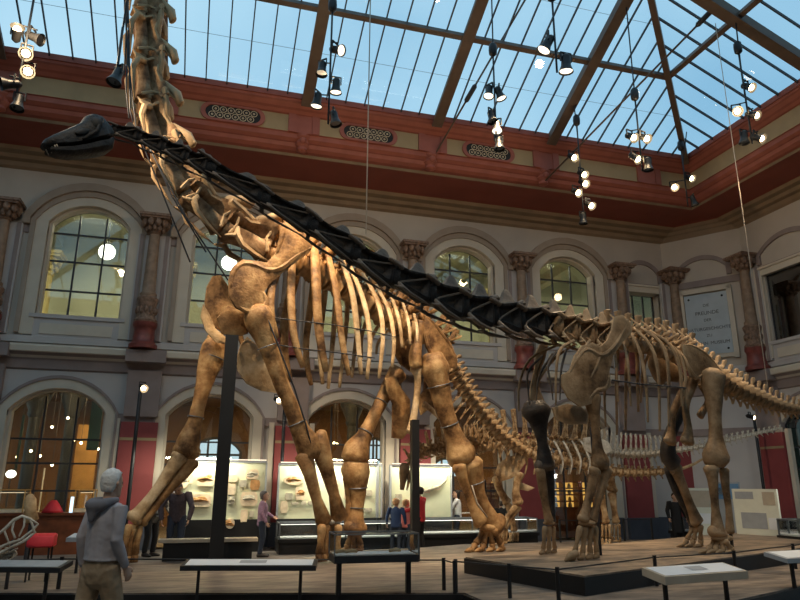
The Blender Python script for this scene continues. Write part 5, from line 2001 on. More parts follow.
for s in (-1, 1):
    c = s0 + d * L * .24 + sd * .15 * s + upv * .085
    MB().ball(tuple(c), .062, 10, 7, (1, .5, 1)).build('eye_socket', 'rubber', di, smooth=True)
    c = s0 + d * L * .46 + sd * .132 * s + upv * .03
    MB().tube([c - d * .07, c, c + d * .08], [(.02, .02), (.04, .02), (.015, .015)], 8, hint=upv).build('cheek_opening', 'rubber', di, smooth=True)
    MB().tube([s0 + d * L * .52 + sd * .142 * s - upv * .04, s0 + d * L * .3 + sd * .17 * s + upv * .0, s0 + d * L * .14 + sd * .168 * s + upv * .11], [.015, .022, .02], 6).build('cheek_bone', 'dskull', di, smooth=True)
b = MB()
for i in range(9):
    c = s1 - d * L * (.02 + .10 * abs(i - 4) / 4) + sd * (.10 * math.sin(i / 8 * PI - PI / 2)) - upv * .03
    b.tube([c, c - upv * .05], [.008, .004], 5)
b.build('teeth', 'wbone', di, smooth=True)
# ribs
DL = .56
for pix, w in (([(574, 340), (560, 350), (556, 375), (556, 405)], 4), ([(590, 340), (583, 352), (572, 380), (568, 398)], 4), ([(612, 333), (616, 362), (618, 402)], 4), ([(622, 333), (628, 364), (631, 406)], 4.5), ([(630, 331), (640, 352), (646, 385), (648, 422)], 5), ([(634, 328), (650, 345), (658, 372), (660, 431)], 5.5),
               ([(640, 327), (660, 342), (668, 366), (669, 426)], 6), ([(648, 330), (670, 345), (680, 370), (682, 406)], 6), ([(656, 336), (676, 350), (685, 372), (684, 396)], 5), ([(668, 345), (684, 357), (690, 376)], 4.5)):
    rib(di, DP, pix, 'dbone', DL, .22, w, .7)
MB().tube([DP.at(x, y, DL + .02) for x, y in ((612, 380), (640, 384), (668, 386), (686, 388))], .014, 6).build('steel_brace', 'bar', di, smooth=True)
SC2 = [(613, 317), (622, 315), (631, 324), (631, 332), (619, 345), (611, 356), (607, 372), (609, 386), (604, 391), (596, 392), (590, 404), (580, 407), (568, 399), (561, 386), (561, 375), (568, 371), (573, 356), (580, 346), (590, 343), (598, 347), (605, 341), (610, 330)]
flat_bone(di, 'scapula', DP, SC2, .60, .09, 'dbone', .05, ridges=[([(627, 320), (619, 336), (608, 350), (598, 356), (584, 350), (575, 360), (567, 374)], .05), ([(606, 376), (603, 388), (594, 391), (586, 400)], .045), ([(598, 352), (594, 366), (588, 378)], .035)])
flat_bone(di, 'scapula', DP, [(541, 342), (548, 345), (546, 358), (541, 372), (540, 388), (545, 402), (538, 406), (530, 398), (532, 384), (536, 368), (536, 354)], -.5, .08, 'dbone', .05)
flat_bone(di, 'coracoid', DP, [(552, 408), (566, 404), (580, 407), (588, 413), (586, 424), (570, 425), (556, 420)], .15, .08, 'dbone', .03)
for pts, w in (([(556, 352), (548, 366), (551, 384), (553, 400)], 3.5), ([(566, 350), (561, 372), (560, 400)], 3.5)):
    rib(di, DP, pts, 'dblack', .35, .2, w, .5)
# forelegs
h2 = [(591, 391, 16), (592, 398, 19), (594, 412, 13), (596, 432, 9), (598, 450, 13), (600, 461, 20), (600, 466, 18)]
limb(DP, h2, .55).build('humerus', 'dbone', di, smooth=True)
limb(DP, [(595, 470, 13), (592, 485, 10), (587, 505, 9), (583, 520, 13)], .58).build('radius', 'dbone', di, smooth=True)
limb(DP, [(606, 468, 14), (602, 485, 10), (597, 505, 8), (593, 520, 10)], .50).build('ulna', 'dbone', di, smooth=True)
MB().ball(tuple(DP.at(587, 523, .54)), .12, 10, 7, (1.3, .9, .45)).build('wrist_bone', 'dbone', di, smooth=True)
for i, (a, e) in enumerate((((580, 527), (573, 550)), ((585, 527), (582, 553)), ((590, 527), (590, 555)), ((595, 527), (597, 556)))):
    l = .56 - .04 * i
    A, E_ = DP.at(*a, l), DP.at(*e, l)
    E_.z = DZ + .05
    MB().tube([A, A.lerp(E_, .15), A.lerp(E_, .55), A.lerp(E_, .85)], [.05, .055, .035, .05], 8, jit=.15).build('metacarpal', 'dbone', di, smooth=True)
    MB().tube([A.lerp(E_, .88), E_, E_ + DP.d * .08 - V((0, 0, .02))], [.045, .05, .03], 8).build('finger_bone', 'dbone', di, smooth=True)
A = DP.at(570, 553, .6)
A.z = DZ + .09
MB().tube([A + V((.12, 0, .03)), A, A + DP.d * .10 - V((0, 0, .07))], [.06, .065, .02], 8).build('claw', 'dbone', di, smooth=True)
limb(DP, [(535, 405, 25), (536, 411, 30), (539, 425, 18), (542, 441, 12), (544, 456, 16), (545, 467, 22)], -.45).build('humerus', 'dblack', di, smooth=True)
limb(DP, [(540, 470, 11), (543, 490, 9), (546, 508, 8), (549, 521, 10)], -.42).build('radius', 'dbone', di, smooth=True)
limb(DP, [(549, 470, 11), (551, 490, 8), (552, 508, 7), (552, 521, 9)], -.50).build('ulna', 'dblack', di, smooth=True)
MB().ball(tuple(DP.at(549, 523, -.46)), .09, 10, 7, (1.3, .9, .45)).build('wrist_bone', 'dbone', di, smooth=True)
for i, (a, e) in enumerate((((545, 527), (543, 550)), ((549, 527), (549, 552)), ((553, 527), (555, 552)))):
    l = -.42 - .05 * i
    A, E_ = DP.at(*a, l), DP.at(*e, l)
    E_.z = DZ + .045
    MB().tube([A, A.lerp(E_, .15), A.lerp(E_, .55), A.lerp(E_, .85)], [.045, .05, .03, .045], 8, jit=.15).build('metacarpal', 'dbone', di, smooth=True)
    MB().tube([A.lerp(E_, .88), E_, E_ + DP.d * .07 - V((0, 0, .015))], [.04, .045, .025], 8).build('finger_bone', 'dbone', di, smooth=True)
# pelvis and hind legs
IL = [(682, 344), (692, 344), (704, 350), (714, 360), (722, 372), (714, 376), (704, 374), (697, 380), (690, 372), (684, 359)]
flat_bone(di, 'ilium', DP, IL, .45, .08, 'dbone', -.05, ridges=[([(683, 345), (693, 346), (704, 352), (713, 361), (720, 371)], .04), ([(685, 358), (691, 370), (697, 377), (706, 373)], .05)])
flat_bone(di, 'ilium', DP, IL, .45, .09, 'dbone', .05, mir=True)
limb(DP, [(694, 378, 11), (686, 405, 8), (688, 428, 9), (687, 442, 15)], .22).build('pubis', 'dbone', di, smooth=True)
limb(DP, [(690, 380, 10), (674, 410, 8), (672, 428, 8), (670, 442, 14)], -.15).build('pubis', 'dbone', di, smooth=True)
limb(DP, [(702, 384, 10), (708, 400, 7), (700, 416, 8)], -.2).build('ischium', 'dbone', di, smooth=True)
fm = [(713, 374, 27), (713, 381, 26), (714, 397, 19), (715, 422, 14), (716, 440, 17), (716, 456, 28), (717, 463, 26)]
limb(DP, fm, .48, knob=False).build('femur', 'dbone', di, smooth=True)
limb(DP, [(711, 468, 17), (713, 482, 11), (715, 505, 9), (717, 525, 14), (717, 534, 21)], .50).build('tibia', 'dbone', di, smooth=True)
limb(DP, [(724, 470, 11), (726, 490, 8), (729, 512, 7), (730, 532, 10)], .46).build('fibula', 'dbone', di, smooth=True)
MB().ball(tuple(DP.at(722, 538, .5)), .16, 10, 7, (1.4, .9, .4)).build('ankle_bone', 'dbone', di, smooth=True)
foot(di, DP, (720, 541), [(707, 552), (715, 553), (724, 554), (733, 552)], .5, 'dbone', DZ, .075)
limb(DP, [(690, 382, 16), (680, 410, 13), (670, 436, 13), (668, 455, 17), (674, 464, 18)], -.42).build('femur', 'dblack', di, smooth=True)
limb(DP, [(675, 468, 15), (682, 485, 11), (690, 505, 10), (697, 522, 14)], -.42).build('tibia', 'dbone', di, smooth=True)
limb(DP, [(668, 468, 10), (676, 490, 8), (688, 512, 8), (693, 524, 10)], -.5).build('fibula', 'dblack', di, smooth=True)
foot(di, DP, (697, 526), [(684, 543), (692, 545), (701, 545)], -.45, 'dbone', DZ, .07)
b = MB()
q = DP.at(729, 520, .3)
b.tube([(q.x, q.y, DZ), (q.x, q.y, 3.0)], .03, 8)
b.build('steel_post', 'bar', di, smooth=True)
q = DP.at(598, 520, .0)
b = MB()
b.tube([(q.x, q.y, DZ), (q.x, q.y, 2.6)], .03, 8)
b.build('steel_post', 'bar', di, smooth=True)
# ropes from the roof
q = NP.at(366, 234)
t = atY(371, -40, q.y)
rope((q.x, q.y, 13.5), q, 'long thin pale rope hanging down to the middle of the black neck')
q = DP.at(768, 388)
rope((q.x, q.y, 12.6), q, 'thin pale rope hanging at the right down to the tail of the dark skeleton')

# ================================================================== the small skeleton behind
SP = Plane((8.7, 15.5), (-.96, .2))
ds = thing('small_sauropod_skeleton', (8.4, 15.5, PZ), 'small amber dinosaur skeleton with drooping head, behind the golden hind legs', 'dinosaur skeleton')
sc_ = cervical_mesh('small_cervical', 'cbone', .9, .5, True)
sd_ = dorsal_mesh('small_dorsal', 'cbone', 1.4)
sca = caudal_mesh('small_caudal', 'wbone', 1.1, .6, .3)
scs = caudal_mesh('small_caudal_thin', 'wbone', .5, .4, .0)
series(ds, 'cervical_vertebra', sc_, SP, [(408, 463, 12), (416, 457, 14), (427, 451, 17), (440, 448, 19), (455, 447, 20), (470, 447, 20), (482, 445, 20)], 11, 1.0)
series(ds, 'dorsal_vertebra', sd_, SP, [(482, 446, 19), (500, 443, 19), (525, 441, 19), (550, 442, 19), (575, 446, 19), (596, 450, 18)], 12, 1.0)
series(ds, 'caudal_vertebra', sca, SP, [(596, 451, 17), (615, 454, 17), (635, 455, 16), (655, 454, 14), (675, 451, 12)], 15, .95)
series(ds, 'caudal_vertebra', scs, SP, [(675, 451, 12), (700, 447, 10), (730, 440, 9), (755, 434, 7), (782, 428, 5)], 20, 1.0)
b = MB()
a, e = SP.at(405, 463), SP.at(402, 490)
dd_ = (e - a).normalized()
fr = dd_.cross(SP.n)
rg = []
for t_, w, h in ((0, .06, .08), (.15, .10, .13), (.4, .10, .12), (.7, .07, .08), (1, .045, .05)):
    c = a.lerp(e, t_)
    rg.append([c + SP.n * w * math.cos(2 * PI * j / 12) + fr * h * math.sin(2 * PI * j / 12) for j in range(12)])
b.loft(rg)
b.build('skull', 'dbone', ds, smooth=True)
MB().tube([SP.at(408, 470), SP.at(409, 480), SP.at(407, 490)], [.05, .05, .02], 8).build('lower_jaw', 'cbone', ds, smooth=True)
for k in range(11):
    x = 500 + k * 9
    rib(ds, SP, [(x, 441), (x + 5, 450), (x + 9, 462), (x + 7, 474)], 'wbone' if k > 4 else 'cbone', .42, .15, 3, .6)
flat_bone(ds, 'scapula', SP, [(519, 448), (526, 452), (526, 462), (520, 470), (512, 478), (500, 482), (495, 474), (498, 464), (506, 458), (514, 455)], .45, .07, 'cbone', .04)
flat_bone(ds, 'sternal_plate', SP, [(515, 480), (530, 486), (535, 488), (528, 491), (517, 489)], .2, .04, 'bonel', .0)
limb(SP, [(519, 474, 11), (517, 484, 8), (516, 494, 8), (518, 503, 11)], .42).build('humerus', 'cbone', ds, smooth=True)
limb(SP, [(516, 506, 7), (509, 515, 5), (502, 526, 7)], .42).build('radius', 'cbone', ds, smooth=True)
limb(SP, [(519, 507, 6), (512, 517, 5), (505, 528, 6)], .36).build('ulna', 'cbone', ds, smooth=True)
hand(ds, SP, 503, 530, 501, .4, PZ, 'cbone', 4, .04, 2.5)
limb(SP, [(497, 478, 10), (500, 490, 8), (507, 502, 9)], -.4).build('humerus', 'cbone', ds, smooth=True)
limb(SP, [(508, 505, 7), (512, 518, 5), (514, 530, 7)], -.4).build('radius', 'cbone', ds, smooth=True)
hand(ds, SP, 514, 533, 513, -.4, PZ, 'cbone', 4, .04, 2.5)
flat_bone(ds, 'ilium', SP, [(583, 438), (596, 436), (608, 442), (612, 450), (604, 456), (594, 455), (584, 450)], .35, .06, 'wbone', .04)
flat_bone(ds, 'ilium', SP, [(583, 438), (596, 436), (608, 442), (612, 450), (604, 456), (594, 455), (584, 450)], .35, .06, 'wbone', .04, mir=True)
limb(SP, [(598, 452, 10), (596, 468, 7), (597, 484, 8), (599, 492, 11)], .35).build('femur', 'cbone', ds, smooth=True)
limb(SP, [(600, 496, 9), (604, 510, 6), (606, 522, 8)], .35).build('tibia', 'cbone', ds, smooth=True)
foot(ds, SP, (606, 525), [(602, 539), (606, 540), (610, 540)], .35, 'cbone', PZ, .045)
limb(SP, [(598, 452, 10), (606, 468, 7), (612, 484, 8), (612, 490, 11)], -.35).build('femur', 'cbone', ds, smooth=True)
limb(SP, [(612, 494, 9), (614, 508, 6), (616, 522, 8)], -.35).build('tibia', 'cbone', ds, smooth=True)
foot(ds, SP, (616, 525), [(612, 538), (616, 538), (620, 538)], -.35, 'cbone', PZ, .045)

# ================================================================== the pale predator at the left edge
TPn = Plane((-3.0, 10.9), (.97, .1))
th = thing('predator_skeleton', (-3.2, 10.9, PZ), 'pale predator skeleton with an open windowed skull at the left edge of the photo', 'dinosaur skeleton')
def strut(pts, r, name='skull_bar', mt='wbone', lat=.0):
    MB().tube([TPn.at(x, y, lat) for x, y in pts], r, 8, jit=.1).build(name, mt, th, smooth=True)
for lat in (-.12, .12):
    strut([(-16, 545), (-4, 536), (6, 528), (14, 520), (22, 516), (30, 519), (38, 524)], [0.012, 0.018, 0.024, 0.024, 0.020, 0.020, 0.012], 'skull_roof', lat=lat)
    strut([(38, 524), (33, 530), (26, 535), (20, 540), (10, 543), (-4, 549), (-18, 556)], [0.014, 0.016, 0.014, 0.016, 0.020, 0.020, 0.012], 'upper_jaw', lat=lat)
    strut([(14, 520), (12, 530), (15, 538)], [0.020, 0.014, 0.016], lat=lat)
    strut([(25, 517), (24, 526), (19, 536)], [0.016, 0.012, 0.012], lat=lat)
    strut([(4, 530), (7, 538), (9, 543)], [0.016, 0.012, 0.012], lat=lat)
    strut([(30, 519), (33, 526), (34, 532)], [0.016, 0.016, 0.020], 'cheek_bone', lat=lat)
    strut([(33, 534), (24, 541), (10, 548), (-6, 556), (-20, 562)], [0.016, 0.020, 0.020, 0.020, 0.012], 'lower_jaw', lat=lat)
    strut([(36, 532), (28, 539), (18, 545)], [0.008, 0.012, 0.008], lat=lat)
b = MB()
for i in range(9):
    x = -12 + i * 4.4
    for lat in (-.12, .12):
        p = TPn.at(x, 552 - i * 1.9, lat)
        b.tube([p, p - V((0, 0, .06))], [.014, .004], 5)
b.build('teeth', 'wbone', th, smooth=True)
series(th, 'cervical_vertebra', cervical_mesh('predator_cervical', 'wbone', .5, .5), TPn, [(16, 552, 11), (4, 556, 12), (-12, 558, 13), (-30, 556, 14), (-55, 552, 15)], 6, 1.0)
q = TPn.at(12, 548)
MB().tube([(q.x, q.y, PZ), (q.x, q.y, q.z + .1)], .025, 8).build('steel_post', 'bar', th, smooth=True)
strut([(-60, 556), (-40, 552), (-24, 552), (-10, 545)], [.09, .08, .08, .05], 'neck_bones')
# the tall brown bone standing behind it
q0, q1 = atY(31, 520, 13.2), atY(30, 495, 13.2)
t = thing('standing_bone', (q0.x, 13.2, PZ), 'tall tan upright bone on a stand, behind the pale skull', 'fossil')
MB().tube([q0, q0.lerp(q1, .4), q0.lerp(q1, .8), q1], [(.12, .1), (.085, .08), (.09, .07), (.05, .04)], 12, hint=(1, 0, 0), jit=.2).build('bone', 'bonel', t, smooth=True)
MB().tube([(q0.x, 13.2, PZ), q0], .03, 8).build('stand', 'bar', t)
# ------------------------------------------------------------------ people
def fused(mb, voxel, smooth=4):
    """one continuous skin over overlapping volumes"""
    me = bpy.data.meshes.new('tmp')
    me.from_pydata(mb.v, [], mb.f)
    o = bpy.data.objects.new('tmp', me)
    COL.objects.link(o)
    r = o.modifiers.new('r', 'REMESH')
    r.mode = 'VOXEL'
    r.voxel_size = voxel
    r.use_smooth_shade = True
    if smooth:
        s = o.modifiers.new('s', 'SMOOTH')
        s.factor = .5
        s.iterations = smooth
    dg = bpy.context.evaluated_depsgraph_get()
    out = bpy.data.meshes.new_from_object(o.evaluated_get(dg))
    bpy.data.objects.remove(o)
    bpy.data.meshes.remove(me)
    return out


def person(label, loc, face, h, top, legs, hair, skin='skin', lean=0, arms=None, stride=0, long_sleeve=True, hairlen=0, hood=None, turn=0, bow=0, voxel=.016, jacket=False, inner=None, bulk=1.0, child=1.0, group=None, hemz=.84, wide=1.22):
    """face: world direction (x,y) the person looks; joints given for a 1.75 m figure and scaled"""
    k = h / 1.755
    root = thing('person', loc, label, 'person', group)
    f = V((face[0], face[1], 0)).normalized()
    r = V((f.y, -f.x, 0))
    F = Matrix((r * k * wide, f * k * wide, V((0, 0, k)))).transposed().to_4x4()
    F.translation = V(loc)
    T = Matrix.Translation((0, 0, .95)) @ Matrix.Rotation(-lean, 4, 'X') @ Matrix.Translation((0, 0, -.95))
    up = lambda p: F @ (T @ V(p))
    lo = lambda p: F @ V(p)
    hp = V((0, .0, 1.50))
    Hm = T @ Matrix.Translation(hp) @ Matrix.Rotation(-bow, 4, 'X') @ Matrix.Rotation(turn, 4, 'Z') @ Matrix.Translation(-hp)
    hd = lambda p: F @ (Hm @ V(p))
    A = arms or {}
    J = {}
    for s, n in ((-1, 'L'), (1, 'R')):
        e, w = A.get(n, ((.25 * s, -.03, 1.16), (.27 * s, .06, .92)))
        J[n] = (V((.185 * s, 0, 1.43)), V(e), V(w))
    hc = child
    hw = lambda R: [(a * k, b_ * k) for a, b_ in R]
    B = bulk

    def leg_pts(s):
        st = stride * s
        return [(.09 * s, 0, .93), (.10 * s, st * .5 + .03, .50), (.10 * s, st - .02, .09)]
    # body
    b = MB()
    b.tube([up((0, 0, .88)), up((0, 0, 1.0)), up((0, .01, 1.2)), up((0, .0, 1.38)), up((0, 0, 1.46))], hw([(.16, .11), (.15, .105), (.15, .105), (.17, .10), (.10, .08)]), 14, hint=r)
    b.tube([up((0, 0, 1.42)), hd((0, .01, 1.55))], hw([(.058, .06), (.055, .058)]), 10, hint=r)
    hs = hc
    c = (0, .02, 1.635 + .03 * (hs - 1))
    P = []
    prof = [(-.125, .035, .05, .05), (-.105, .05, .062, .035), (-.06, .066, .082, .012), (-.01, .074, .096, .0), (.04, .076, .100, -.005), (.08, .064, .085, -.008), (.105, .038, .05, -.008), (.118, .012, .016, -.008)]
    rings = [[hd((c[0] + hs * wx * math.cos(2 * PI * j / 16), c[1] + hs * (wy * math.sin(2 * PI * j / 16) + oy), c[2] + hs * dz)) for j in range(16)] for dz, wx, wy, oy in prof]
    b.loft(rings)
    b.tube([hd((0, c[1] + .085 * hs, c[2] + .012)), hd((0, c[1] + .112 * hs, c[2] - .03)), hd((0, c[1] + .095 * hs, c[2] - .04))], [.011 * k, .017 * k, .012 * k], 8)
    b.tube([hd((-.025, c[1] + .083 * hs, c[2] - .07)), hd((.025, c[1] + .083 * hs, c[2] - .07))], .011 * k, 8)
    for s in (-1, 1):
        b.tube([hd((.074 * s * hs, c[1] - .01, c[2] + .02)), hd((.082 * s * hs, c[1] - .02, c[2] - .0)), hd((.076 * s * hs, c[1] - .005, c[2] - .035))], [.014 * k, .018 * k, .012 * k], 8)
    for s, n in ((-1, 'L'), (1, 'R')):
        sh, el, wr = J[n]
        b.tube([up(sh), up(sh.lerp(el, .5)), up(el), up(el.lerp(wr, .35)), up(wr)], [.055 * k * B, .047 * k, .04 * k, .042 * k, .027 * k], 10)
        # hand: palm, four unequal fingers, thumb from the side
        d = (wr - el).normalized()
        side = V((0, 1, 0)) - d * d.y
        side = side.normalized() if side.length > .2 else V((0, 0, 1))
        pn = d.cross(side) * s
        b.tube([up(wr), up(wr + d * .05), up(wr + d * .095)], hw([(.026, .02), (.04, .018), (.038, .015)]), 10, hint=(F.to_3x3() @ (T.to_3x3() @ side)))
        for i, ln in enumerate((.062, .072, .066, .05)):
            o = side * (.027 - .018 * i)
            a = wr + d * .09 + o
            b.tube([up(a), up(a + d * ln * .5 + pn * -.010), up(a + d * ln * .85 - pn * .035)], [.0095 * k, .009 * k, .0075 * k], 7)
        a = wr + d * .03 + side * .03
        b.tube([up(a), up(a + d * .03 + side * .025 - pn * .01), up(a + d * .065 + side * .025 - pn * .02)], [.013 * k, .012 * k, .009 * k], 7)
    for s in (-1, 1):
        q = leg_pts(s)
        b.tube([lo(q[0]), lo(V(q[0]).lerp(V(q[1]), .5)), lo(q[1]), lo(V(q[1]).lerp(V(q[2]), .35)), lo(q[2])], [.085 * k, .075 * k, .052 * k, .052 * k, .035 * k], 10)
        b.tube([lo(q[2]), lo((q[2][0], q[2][1] + .02, .05)), lo((q[2][0] + .01 * s, q[2][1] + .15, .035))], [.035 * k, .038 * k, .025 * k], 8)
    me = fused(b, voxel * min(1, k) * .62, 3)
    me.materials.append(M[skin])
    body = link(bpy.data.objects.new('body', me), root)
    # eyes
    for s in (-1, 1):
        MB().ball(tuple(hd((.031 * s * hs, c[1] + .083 * hs, c[2] + .005))), .0125 * k, 8, 6).build('eye', 'eye', body, smooth=True)
    # hair
    b = MB()
    rg = []
    for dz, wx, wy, oy in ((-.075 - hairlen, .060 + hairlen * .15, .045, -.045), (-.045, .074, .068, -.030), (0, .087, .088, -.022), (.05, .089, .098, -.014), (.09, .075, .092, -.012), (.118, .045, .058, -.012), (.132, .012, .018, -.012)):
        ring_ = []
        for j in range(18):
            w = 2 * PI * j / 18
            x, y = wx * math.cos(w), wy * math.sin(w)
            if dz < .06 and y > 0:
                y *= .12 if dz < .02 else .45
            q = V((x, y, dz)) * (1 + .07 * mnoise.noise(V((x, y, dz)) * 45 + V(loc)))
            ring_.append(hd((c[0] + hs * q.x, c[1] + hs * (q.y + oy), c[2] + hs * q.z)))
        rg.append(ring_)
    b.loft(rg)
    b.build('hair', hair, root, smooth=True)
    # top
    b = MB()
    g = .022 * B
    b.tube([up((0, 0, hemz)), up((0, 0, .98)), up((0, .0, 1.15)), up((0, .0, 1.32)), up((0, -.005, 1.42)), up((0, -.005, 1.475))],
           hw([(.175 + g, .125 + g), (.165 + g, .115 + g), (.165 + g, .115 + g), (.18 + g, .115 + g), (.155 + g * .6, .09 + g * .6), (.072, .072)]), 16, hint=r)
    for s, n in ((-1, 'L'), (1, 'R')):
        sh, el, wr = J[n]
        en = wr if long_sleeve else el
        b.tube([up(sh + V((-.03 * s, 0, -.01))), up(sh), up(sh.lerp(el, .5)), up(el)] + ([up(el.lerp(wr, .4)), up(el.lerp(wr, .96))] if long_sleeve else []),
               [.07 * k * B, .078 * k * B, .066 * k * B, .06 * k * B] + ([.056 * k * B, .044 * k * B] if long_sleeve else []), 10)
    me = fused(b, voxel * min(1, k) * .8, 3)
    me.materials.append(M[top])
    o = link(bpy.data.objects.new('jacket' if jacket else 'shirt', me), root)
    if inner:
        b = MB()
        b.tube([up((0, .145, 1.0)), up((0, .15, 1.2)), up((0, .13, 1.38)), up((0, .09, 1.47))], hw([(.045, .02), (.055, .02), (.05, .02), (.035, .02)]), 8, hint=r)
        b.build('shirt_front', inner, root, smooth=True)
    if hood:
        b = MB()
        pts = [up((.10 * math.cos(w), -.075 + .06 * math.sin(w), 1.475 - .035 * math.sin(w) * -1)) for w in [PI * (1 + i / 8) for i in range(9)]]
        b.tube([up((-.10, .02, 1.49))] + pts + [up((.10, .02, 1.49))], [.03 * k] + [(.04 + .025 * math.sin(PI * i / 8)) * k for i in range(9)] + [.03 * k], 10)
        b.tube([up((0, -.11, 1.48)), up((0, -.15, 1.40)), up((0, -.155, 1.31))], hw([(.09, .03), (.08, .035), (.03, .02)]), 10, hint=r)
        me = fused(b, .014, 3)
        me.materials.append(M[hood])
        link(bpy.data.objects.new('hood', me), o)
    # trousers
    b = MB()
    b.tube([lo((0, 0, .80)), lo((0, -.005, .88)), lo((0, 0, 1.03))], hw([(.15, .11), (.178, .128), (.165, .115)]), 14, hint=r)
    for s in (-1, 1):
        q = leg_pts(s)
        b.tube([lo(q[0]), lo(V(q[0]).lerp(V(q[1]), .5)), lo(q[1]), lo(V(q[1]).lerp(V(q[2]), .5)), lo(V(q[2]) + V((0, 0, .02)))], [.105 * k, .095 * k, .076 * k, .07 * k, .068 * k], 12)
    me = fused(b, voxel * min(1, k) * .8, 3)
    me.materials.append(M[legs])
    link(bpy.data.objects.new('trousers', me), root)
    for s in (-1, 1):
        q = leg_pts(s)
        x, y = q[2][0], q[2][1]
        b = MB()
        b.tube([lo((x, y - .05, .05)), lo((x, y + .02, .055)), lo((x + .008 * s, y + .12, .045)), lo((x + .012 * s, y + .2, .035))], hw([(.042, .045), (.047, .055), (.05, .04), (.034, .028)]), 10, hint=r)
        b.build('shoe', 'shoe', root, smooth=True)
    return root


def stand(px, py_head, dist, h, z=0):
    """ground point for a head at this pixel, at this distance along the view"""
    d = ray(px, py_head)
    q = CC + d * dist
    return (q.x, q.y, z)


fwd = V((math.sin(YAW), math.cos(YAW), 0))
rgt = V((math.cos(YAW), -math.sin(YAW), 0))


def hh(px, py, dist):
    return (CC + ray(px, py) * dist).z


def look(a):
    """direction turned a degrees to the right of the view"""
    w = math.radians(a)
    v = fwd * math.cos(w) + rgt * math.sin(w)
    return (v.x, v.y)


person('white haired man in a slate grey hooded jacket and khaki trousers, seen from behind', stand(112, 472, 6.0, 1.76), look(32), hh(106, 469.5, 6.0), 'hoodie', 'khaki', 'whitehair', stride=.2, hood='hood', turn=.15,
       arms={'L': ((-.225, -.07, 1.17), (-.235, -.02, .92)), 'R': ((.215, -.03, 1.16), (.20, .10, .93))}, voxel=.012, bulk=.86, jacket=True, hairlen=.0, hemz=.99, wide=1.0)
person('person in a grey jacket and white shirt behind the outstretched golden foreleg', stand(155, 490, 15.3, 1.7), look(120), hh(157, 489, 15.3) * 1.08, 'greyjacket', 'blackcloth', 'darkhair', lean=.22, bow=.35, inner='whitecloth', jacket=True,
       arms={'L': ((-.24, .12, 1.18), (-.16, .34, 1.1)), 'R': ((.24, .12, 1.18), (.16, .34, 1.1))})
person('grey haired man in a dark plum shirt bowing over the desk showcase', stand(180, 486, 14.8, 1.75), look(170), hh(180, 487, 14.8) * 1.12, 'plaid', 'jeans', 'greyhair', 'skin2', lean=.28, bow=.55, bulk=1.15,
       arms={'L': ((-.28, .16, 1.18), (-.24, .26, .93)), 'R': ((.28, .16, 1.18), (.24, .26, .93))})
person('grey haired woman in a mauve shirt looking at the fossil panels, facing right', stand(264, 490, 15.3, 1.64), look(80), hh(264, 491, 15.3), 'purple', 'jeans', 'greyhair', 'skin', hairlen=.03,
       arms={'L': ((-.24, .06, 1.16), (-.16, .24, 1.05)), 'R': ((.24, -.02, 1.16), (.24, .10, .92))})
person('sandy haired child in a navy jacket by the desk showcase', stand(396, 500, 16.3, 1.2), look(10), hh(396, 499, 16.3), 'bluecloth', 'jeans', 'blondhair', child=1.15, jacket=True)
person('child in a pink top beside the child in navy', stand(406, 501, 16.4, 1.25), look(40), hh(404, 500, 16.4), 'pinkcloth', 'jeans', 'blondhair', child=1.12, arms={'L': ((-.25, .05, 1.15), (-.2, .25, 1.1)), 'R': ((.3, .12, 1.2), (.3, .36, 1.22))})
person('visitor in a bright red top partly hidden by the tall black post', stand(420, 487, 16.5, 1.65), look(-60), hh(419, 487, 16.5), 'redcloth', 'blackcloth', 'darkhair', arms={'R': ((.25, .06, 1.15), (.2, .24, 1.0)), 'L': ((-.25, .1, 1.15), (-.24, .3, 1.08))})
person('dark haired woman in a white top, hands raised, by the third fossil panel', stand(457, 490, 18.5, 1.66), look(-80), hh(457, 490, 18.5), 'whitecloth', 'jeans', 'darkhair', hairlen=.10, arms={'L': ((-.22, .12, 1.2), (-.08, .26, 1.32)), 'R': ((.22, .1, 1.16), (.06, .28, 1.22))})
person('dark haired visitor in black seen between the hind legs of the golden skeleton', stand(501, 507, 18.9, 1.3), look(-10), 1.12, 'blackcloth', 'blackcloth', 'darkhair', jacket=True)
person('tall visitor in a long black coat standing left of the dark far hind leg', stand(674, 493, 18.3, 1.6), look(170), hh(674, 493, 18.3), 'blackcloth', 'blackcloth', 'darkhair', jacket=True, hemz=.45, bulk=1.2)

# ------------------------------------------------------------------ light
w = bpy.data.worlds.new('sky')
S.world = w
w.use_nodes = True
nt = w.node_tree
bg = nt.nodes['Background']
tc = nt.nodes.new('ShaderNodeTexCoord')
nz = nt.nodes.new('ShaderNodeTexNoise')
nz.inputs['Scale'].default_value = 2.2
nz.inputs['Detail'].default_value = 3
nt.links.new(tc.outputs['Generated'], nz.inputs['Vector'])
cr = nt.nodes.new('ShaderNodeValToRGB')
cr.color_ramp.elements[0].position = .3
cr.color_ramp.elements[1].position = .72
cr.color_ramp.elements[0].color = (.24, .49, .70, 1)
cr.color_ramp.elements[1].color = (.47, .74, .90, 1)
nt.links.new(nz.outputs['Fac'], cr.inputs['Fac'])
nt.links.new(cr.outputs['Color'], bg.inputs['Color'])
bg.inputs['Strength'].default_value = 1.0


def spot(name, loc, target, energy, size=50, col=(1, .72, .42), blend=.5, r=.12):
    l = bpy.data.lights.new(name, 'SPOT')
    l.energy = energy
    l.spot_size = math.radians(size)
    l.spot_blend = blend
    l.color = col
    l.shadow_soft_size = r
    o = bpy.data.objects.new(name, l)
    COL.objects.link(o)
    o.location = loc
    o.rotation_euler = (V(target) - V(loc)).to_track_quat('-Z', 'Y').to_euler()
    return o


